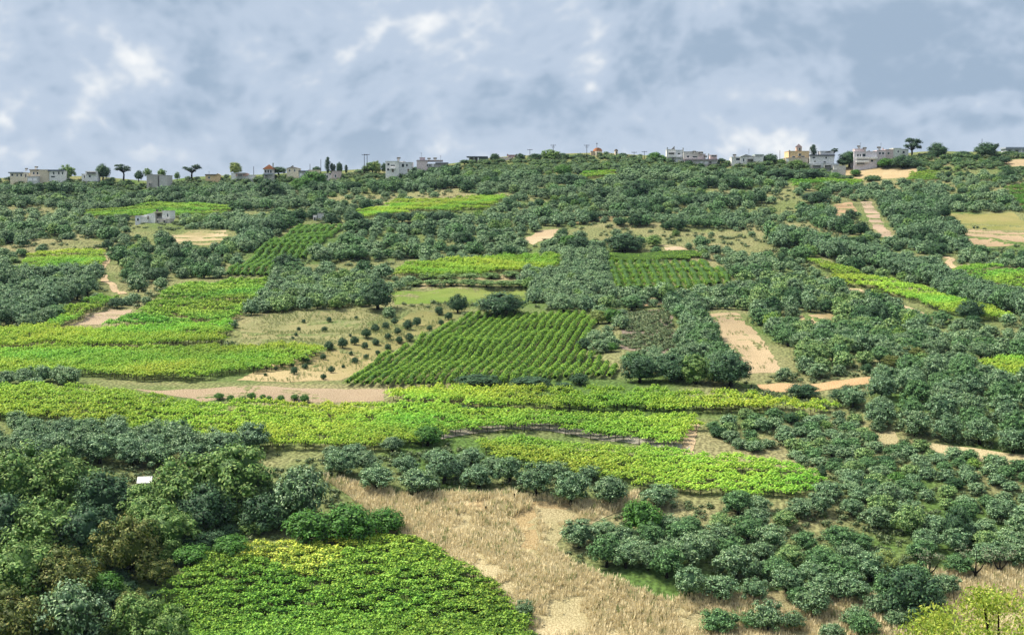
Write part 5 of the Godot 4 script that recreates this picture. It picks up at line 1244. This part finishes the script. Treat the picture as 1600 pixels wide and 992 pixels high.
func make_grass() -> void:
	var tufts := {}
	for kind in ["dry", "green", "scrub"]:
		tufts[kind] = []
		for k in 4:
			var m := MB.new()
			if kind == "scrub":
				for q in 3: clump(m, Vector3(rng.randf_range(-0.5, 0.5), 0.3, rng.randf_range(-0.5, 0.5)), Vector3(0.5, 0.4, 0.5), 16, 0.34, [Color(0.06, 0.1, 0.04), Color(0.1, 0.14, 0.06), Color(0.14, 0.17, 0.08)])
			else:
				var tones: Array = [Color(0.67, 0.59, 0.39), Color(0.6, 0.52, 0.33), Color(0.75, 0.68, 0.48), Color(0.42, 0.37, 0.22)] if kind == "dry" else [Color(0.24, 0.28, 0.12), Color(0.3, 0.32, 0.15), Color(0.18, 0.23, 0.09)]
				for q in 16:
					var a := rng.randf() * TAU
					var p := Vector3(cos(a), 0, sin(a)) * rng.randf_range(0.0, 0.4)
					var lean := Vector3(cos(a), 0, sin(a)) * rng.randf_range(0.05, 0.4)
					var h := rng.randf_range(0.35, 0.95)
					var s := Vector3(-sin(a), 0, cos(a)) * rng.randf_range(0.03, 0.06)
					m.tri(p - s, p + lean + Vector3(0, h, 0), p + s, tones[rng.randi() % tones.size()])
					m.tri(p + lean * 0.7 + Vector3(0, h * 0.7, 0) - s * 1.6, p + lean * 1.15 + Vector3(0, h * 1.2, 0), p + lean * 0.7 + Vector3(0, h * 0.7, 0) + s * 1.6, tones[0])
			tufts[kind].append(m.mesh(mats["grass"] if kind != "scrub" else mats["olive0"]))
	var spread := func(called: String, kind: String, ring: PackedVector2Array, each: float, label: String, category: String, thin: float, avoid: Array, small := 0.7, large := 1.25) -> void:
		var o := thing(called, label, category, Vector3.ZERO, "", "stuff")
		var sets := [[], [], [], []]
		for q in rows_in(ring, Vector2.RIGHT, each, each, 0.5):
			var f := noise_a.get_noise_2d(q[0].x * 3.0, q[0].y * 3.0) + noise_a.get_noise_2d(q[0].x * 12.0, q[0].y * 12.0) * 0.4
			if f < thin: continue
			if kind == "scrub" and category != "brush" and not is_open(q[0]): continue
			var no := false
			for a in avoid:
				if Geometry2D.is_point_in_polygon(q[0], a) and f < 0.25 and rng.randf() < 0.93: no = true
			if no: continue
			var s := rng.randf_range(small, large) * (1.0 + f * 0.5)
			sets[rng.randi() % 4].append(Transform3D(Basis(Vector3.UP, rng.randf() * TAU).scaled(Vector3(s, s * rng.randf_range(0.8, 1.2), s)), on(q[0].x, q[0].y)))
		for k in 4:
			if sets[k].size(): scatter(category.replace(" ", "_") + "_tufts", tufts[kind][k], sets[k], o)
	var near_vines := plot([215, 1050, 240, 960, 268, 902, 332, 868, 402, 850, 520, 849, 628, 837, 700, 872, 785, 926, 824, 960, 832, 1050])
	var track := plot([704, 788, 760, 782, 850, 786, 905, 792, 880, 798, 836, 800, 838, 822, 846, 846, 838, 866, 806, 868, 818, 846, 806, 824, 780, 806, 740, 798])
	var clearing := plot([508, 752, 545, 752, 640, 778, 700, 776, 830, 776, 960, 786, 1000, 770, 990, 790, 945, 806, 880, 838, 865, 858, 905, 888, 960, 908, 1040, 940, 1240, 930, 1330, 940, 1420, 900, 1640, 880, 1640, 1045, 800, 1045, 806, 990, 796, 950, 752, 912, 676, 872, 620, 836, 575, 800])
	spread.call("dry_grass", "dry", clearing, 0.5, "tall straw coloured dry grass of the clearing", "dry grass", -0.3, [track])
	spread.call("green_weeds", "green", clearing, 1.5, "green weeds among the dry grass of the clearing", "weeds", -0.02, [track])
	spread.call("brush", "scrub", plot([975, 490, 1045, 484, 1058, 540, 1035, 550, 972, 546]), 1.5, "grey dead brush filling a square plot in the centre right", "brush", -0.5, [], 0.9, 1.5)
	spread.call("undergrowth", "scrub", plot([-30, 640, 400, 640, 700, 690, 1000, 780, 1290, 780, 1140, 600, 1640, 500, 1640, 930, 1300, 930, 900, 880, 500, 850, 330, 870, 200, 1040, -30, 1040]), 1.8, "low scrub growing under the near trees", "undergrowth", -0.15, [near_vines, clearing])
	spread.call("fallow_grass", "green", plot([372, 508, 420, 493, 560, 487, 735, 480, 640, 530, 600, 549, 560, 585, 450, 600, 370, 594, 420, 570, 510, 549, 380, 540]), 1.0, "patchy grass of the fallow and the young orchard", "grass", -0.1, [], 0.35, 0.65)
	spread.call("field_weeds", "green", plot([1107, 491, 1152, 488, 1200, 545, 1224, 583, 1172, 584, 1128, 528]), 1.5, "sparse weeds on the tall tan bare field", "weeds", 0.34, [], 0.35, 0.6)
	spread.call("hillside_scrub", "scrub", plot([-60, 600, 1660, 560, 1660, 262, 1300, 282, 850, 262, 500, 284, -60, 300]), 4.2, "low scrub scattered between the olive trees uphill", "scrub", -0.05, [], 0.9, 1.6)
	var thicket := thing("thicket", "dark leafy thicket filling the hollow under the left hand trees", "thicket", Vector3.ZERO, "", "stuff")
	var hid := [[], [], [], []]
	for q in rows_in(plot([-40, 760, 200, 775, 420, 770, 470, 815, 440, 840, 330, 862, 262, 895, 232, 960, 205, 1045, -60, 1045]), Vector2.RIGHT, 2.6, 2.8, 0.45):
		var s3 := rng.randf_range(0.5, 0.95)
		hid[rng.randi() % 4].append(Transform3D(Basis(Vector3.UP, rng.randf() * TAU).scaled(Vector3(s3, s3 * rng.randf_range(0.5, 0.9), s3)), on(q[0].x, q[0].y)))
	for k in 4: scatter("bush_mass", whole["dark" if k % 2 else "broad"][k], hid[k], thicket)
	var bushes := thing("ridge_bushes", "dense low bushes along the crest between and below the houses", "bushes", Vector3.ZERO, "", "stuff")
	var put := [[], [], [], []]
	for q in rows_in(PackedVector2Array([Vector2(-300, -706), Vector2(300, -706), Vector2(300, -741), Vector2(-300, -741)]), Vector2.RIGHT, 3.6, 4.2, 0.45):
		if rng.randf() < 0.2 or not is_open(q[0]): continue
		var s2 := rng.randf_range(0.6, 1.2)
		put[rng.randi() % 4].append(Transform3D(Basis(Vector3.UP, rng.randf() * TAU).scaled(Vector3(s2, s2 * rng.randf_range(0.6, 1.0), s2)), on(q[0].x, q[0].y)))
	for k in 4: scatter("bush_mass", whole["shrub"][k], put[k], bushes)
	spread.call("ridge_scrub", "scrub", plot([-60, 292, 400, 285, 780, 258, 1000, 255, 1300, 268, 1660, 250, 1660, 236, 1000, 236, 700, 246, 400, 266, -60, 276]), 2.6, "low scrub along the crest of the ridge", "scrub", -0.1, [], 1.2, 2.4)

func make_small_things() -> void:
	# leaning end posts of the narrow band vineyard
	var k := 0
	for x in [158, 176, 192, 233, 248, 263, 277, 292, 308, 322, 336]:
		var p := at(x, 539 - (x - 158) * 0.02)
		var m := MB.new()
		m.tube([Vector3(-0.1, -0.3, 0.3), Vector3(0.75, 1.9, -0.3)], [0.08, 0.07], 6, Color(0.6, 0.6, 0.58))
		tag(part("vineyard_post", m.mesh(mats["wall"]), self, p), "pale leaning post, %s from the left along the narrow band vineyard" % count_word(k), "post", "leaning posts of the narrow vineyard")
		k += 1
	# bare stems along the open rim of the narrow bright vineyard
	k = 0
	for x in range(874, 1110, 15):
		var p := at(x, 641)
		var m := MB.new()
		m.tube([Vector3(0, -0.3, 0), Vector3(0.06, 0.9, 0), Vector3(0.0, 1.5, 0)], [0.11, 0.09, 0.1], 6, Color(0.09, 0.07, 0.05))
		for s in [-1, 1]: m.tube([Vector3(0, 1.35, 0), Vector3(0.45 * s, 1.8, 0), Vector3(0.75 * s, 1.95, 0)], [0.08, 0.06, 0.04], 5, Color(0.09, 0.07, 0.05))
		part("stem", m.mesh(mats["bark"]), stem_rim, p)
		k += 1
	for t in [[758, 806, 14, "short dark stake on the bare track, left one"], [803, 788, 16, "short dark stake on the bare track, right one"]]:
		var p := at(t[0], t[1])
		var o := thing("stake", t[3], "stake", p)
		var m := MB.new()
		m.tube([Vector3(0, -0.3, 0), Vector3(0.1, t[2] * 0.1, 0)], [0.09, 0.06], 6, Color(0.05, 0.04, 0.03))
		part("shaft", m.mesh(mats["bark"]), o)
		var b := MB.new()
		b.lump(Vector3(0.1, t[2] * 0.1, 0), Vector3(0.14, 0.22, 0.14), Color(0.05, 0.045, 0.035), 7, 5, 0.2, rng)
		part("stump_head", b.mesh(mats["bark"]), o)
	# old trees with bare dark trunks in the dry grass
	for t in [[1452, 916, 46, "dark bare trunked old tree left of the pair at lower right"], [1524, 914, 50, "forked dark old trunk with thin grey top at lower right"], [1562, 906, 42, "leaning dark old trunk nearest the right edge"]]:
		var p := at(t[0], t[1])
		var o := thing("old_tree", t[3], "tree", p, "old trees with bare trunks")
		var h: float = t[2] * -p.z / FOCAL
		var m := MB.new()
		m.tube([Vector3(0, -0.4, 0), Vector3(0.05, h * 0.25, 0)], [0.32, 0.22], 7, Color(0.06, 0.05, 0.042))
		for s in [[-0.6, 0.7, 0.1], [0.15, 0.95, -0.2], [0.75, 0.72, 0.2]]:
			m.tube([Vector3(0.05, h * 0.2, 0), Vector3(s[0] * h * 0.25, h * s[1] * 0.55, s[2]), Vector3(s[0] * h * 0.45, h * s[1], s[2] * 2)], [0.17, 0.1, 0.03], 6, Color(0.06, 0.05, 0.042))
		part("trunk", m.mesh(mats["bark"]), o)
		var c := MB.new()
		for q in 16: clump(c, Vector3(rng.randf_range(-0.5, 0.5) * h, h * rng.randf_range(0.7, 1.0), rng.randf_range(-0.4, 0.4) * h), Vector3(0.6, 0.4, 0.6), 26, 0.22, [Color(0.14, 0.15, 0.1), Color(0.2, 0.2, 0.14), OLIVE[1]], 0.25, false)
		part("crown", c.mesh(mats["olive0"]), o)
	# the yellow green tree close to the viewer, only its top in view
	var base := Vector3(0, 0, -30.0)
	base.x = (1580.0 - 800.0) / FOCAL * 30.0
	base = on(base.x, base.z)
	var top := eye(1580, 930).y * 30.0 - base.y
	var o := thing("near_tree", "yellow green leafy tree top close by in the bottom right corner", "tree", base)
	var tr := MB.new()
	tr.tube([Vector3(0, -0.5, 0), Vector3(0.1, top * 0.4, 0), Vector3(0, top * 0.62, 0)], [0.22, 0.17, 0.13], 8, Color(0.05, 0.04, 0.032))
	var lf := MB.new()
	for k2 in 46:
		var a := rng.randf() * TAU
		var r := sqrt(rng.randf()) * 2.5
		var tip := Vector3(cos(a) * r, top * (0.99 - 0.035 * r * r) - rng.randf() * 0.5, sin(a) * r)
		if k2 < 26: tr.tube([Vector3(0, top * 0.55 + rng.randf() * 0.6, 0), tip * Vector3(0.55, 1, 0.55) - Vector3(0, 0.9, 0), tip], [0.06, 0.035, 0.012], 5, Color(0.05, 0.04, 0.032))
		for q in 300:
			var pp := tip + some_dir() * Vector3(0.5, 0.32, 0.5) * pow(rng.randf(), 0.5)
			lf.leaf(pp, (some_dir() + Vector3.UP * 0.5).normalized(), some_dir() + Vector3.UP * 0.7, rng.randf_range(0.06, 0.12), rng.randf_range(0.025, 0.045), vary(LIME[rng.randi() % 4], 0.25))
	part("trunk", tr.mesh(mats["bark"]), o)
	part("crown", lf.mesh(mats["vine"]), o)
	# cable crossing the bottom left corner
	var wire := MB.new()
	var pts := []
	var rad := []
	for q in 25:
		var t := q / 24.0
		var px := lerpf(-300.0, 700.0, t)
		var py := 935.0 + (px - 20.0) * 0.215 + 20.0 * pow((px - 140.0) / 300.0, 2.0) * 0.3
		pts.append(eye(px, py) * 60.0)
		rad.append(0.013)
	wire.tube(pts, rad, 6, Color(0.02, 0.02, 0.02))
	tag(part("cable", wire.mesh(mats["bark"]), self), "thin black overhead cable crossing the bottom left trees", "cable")
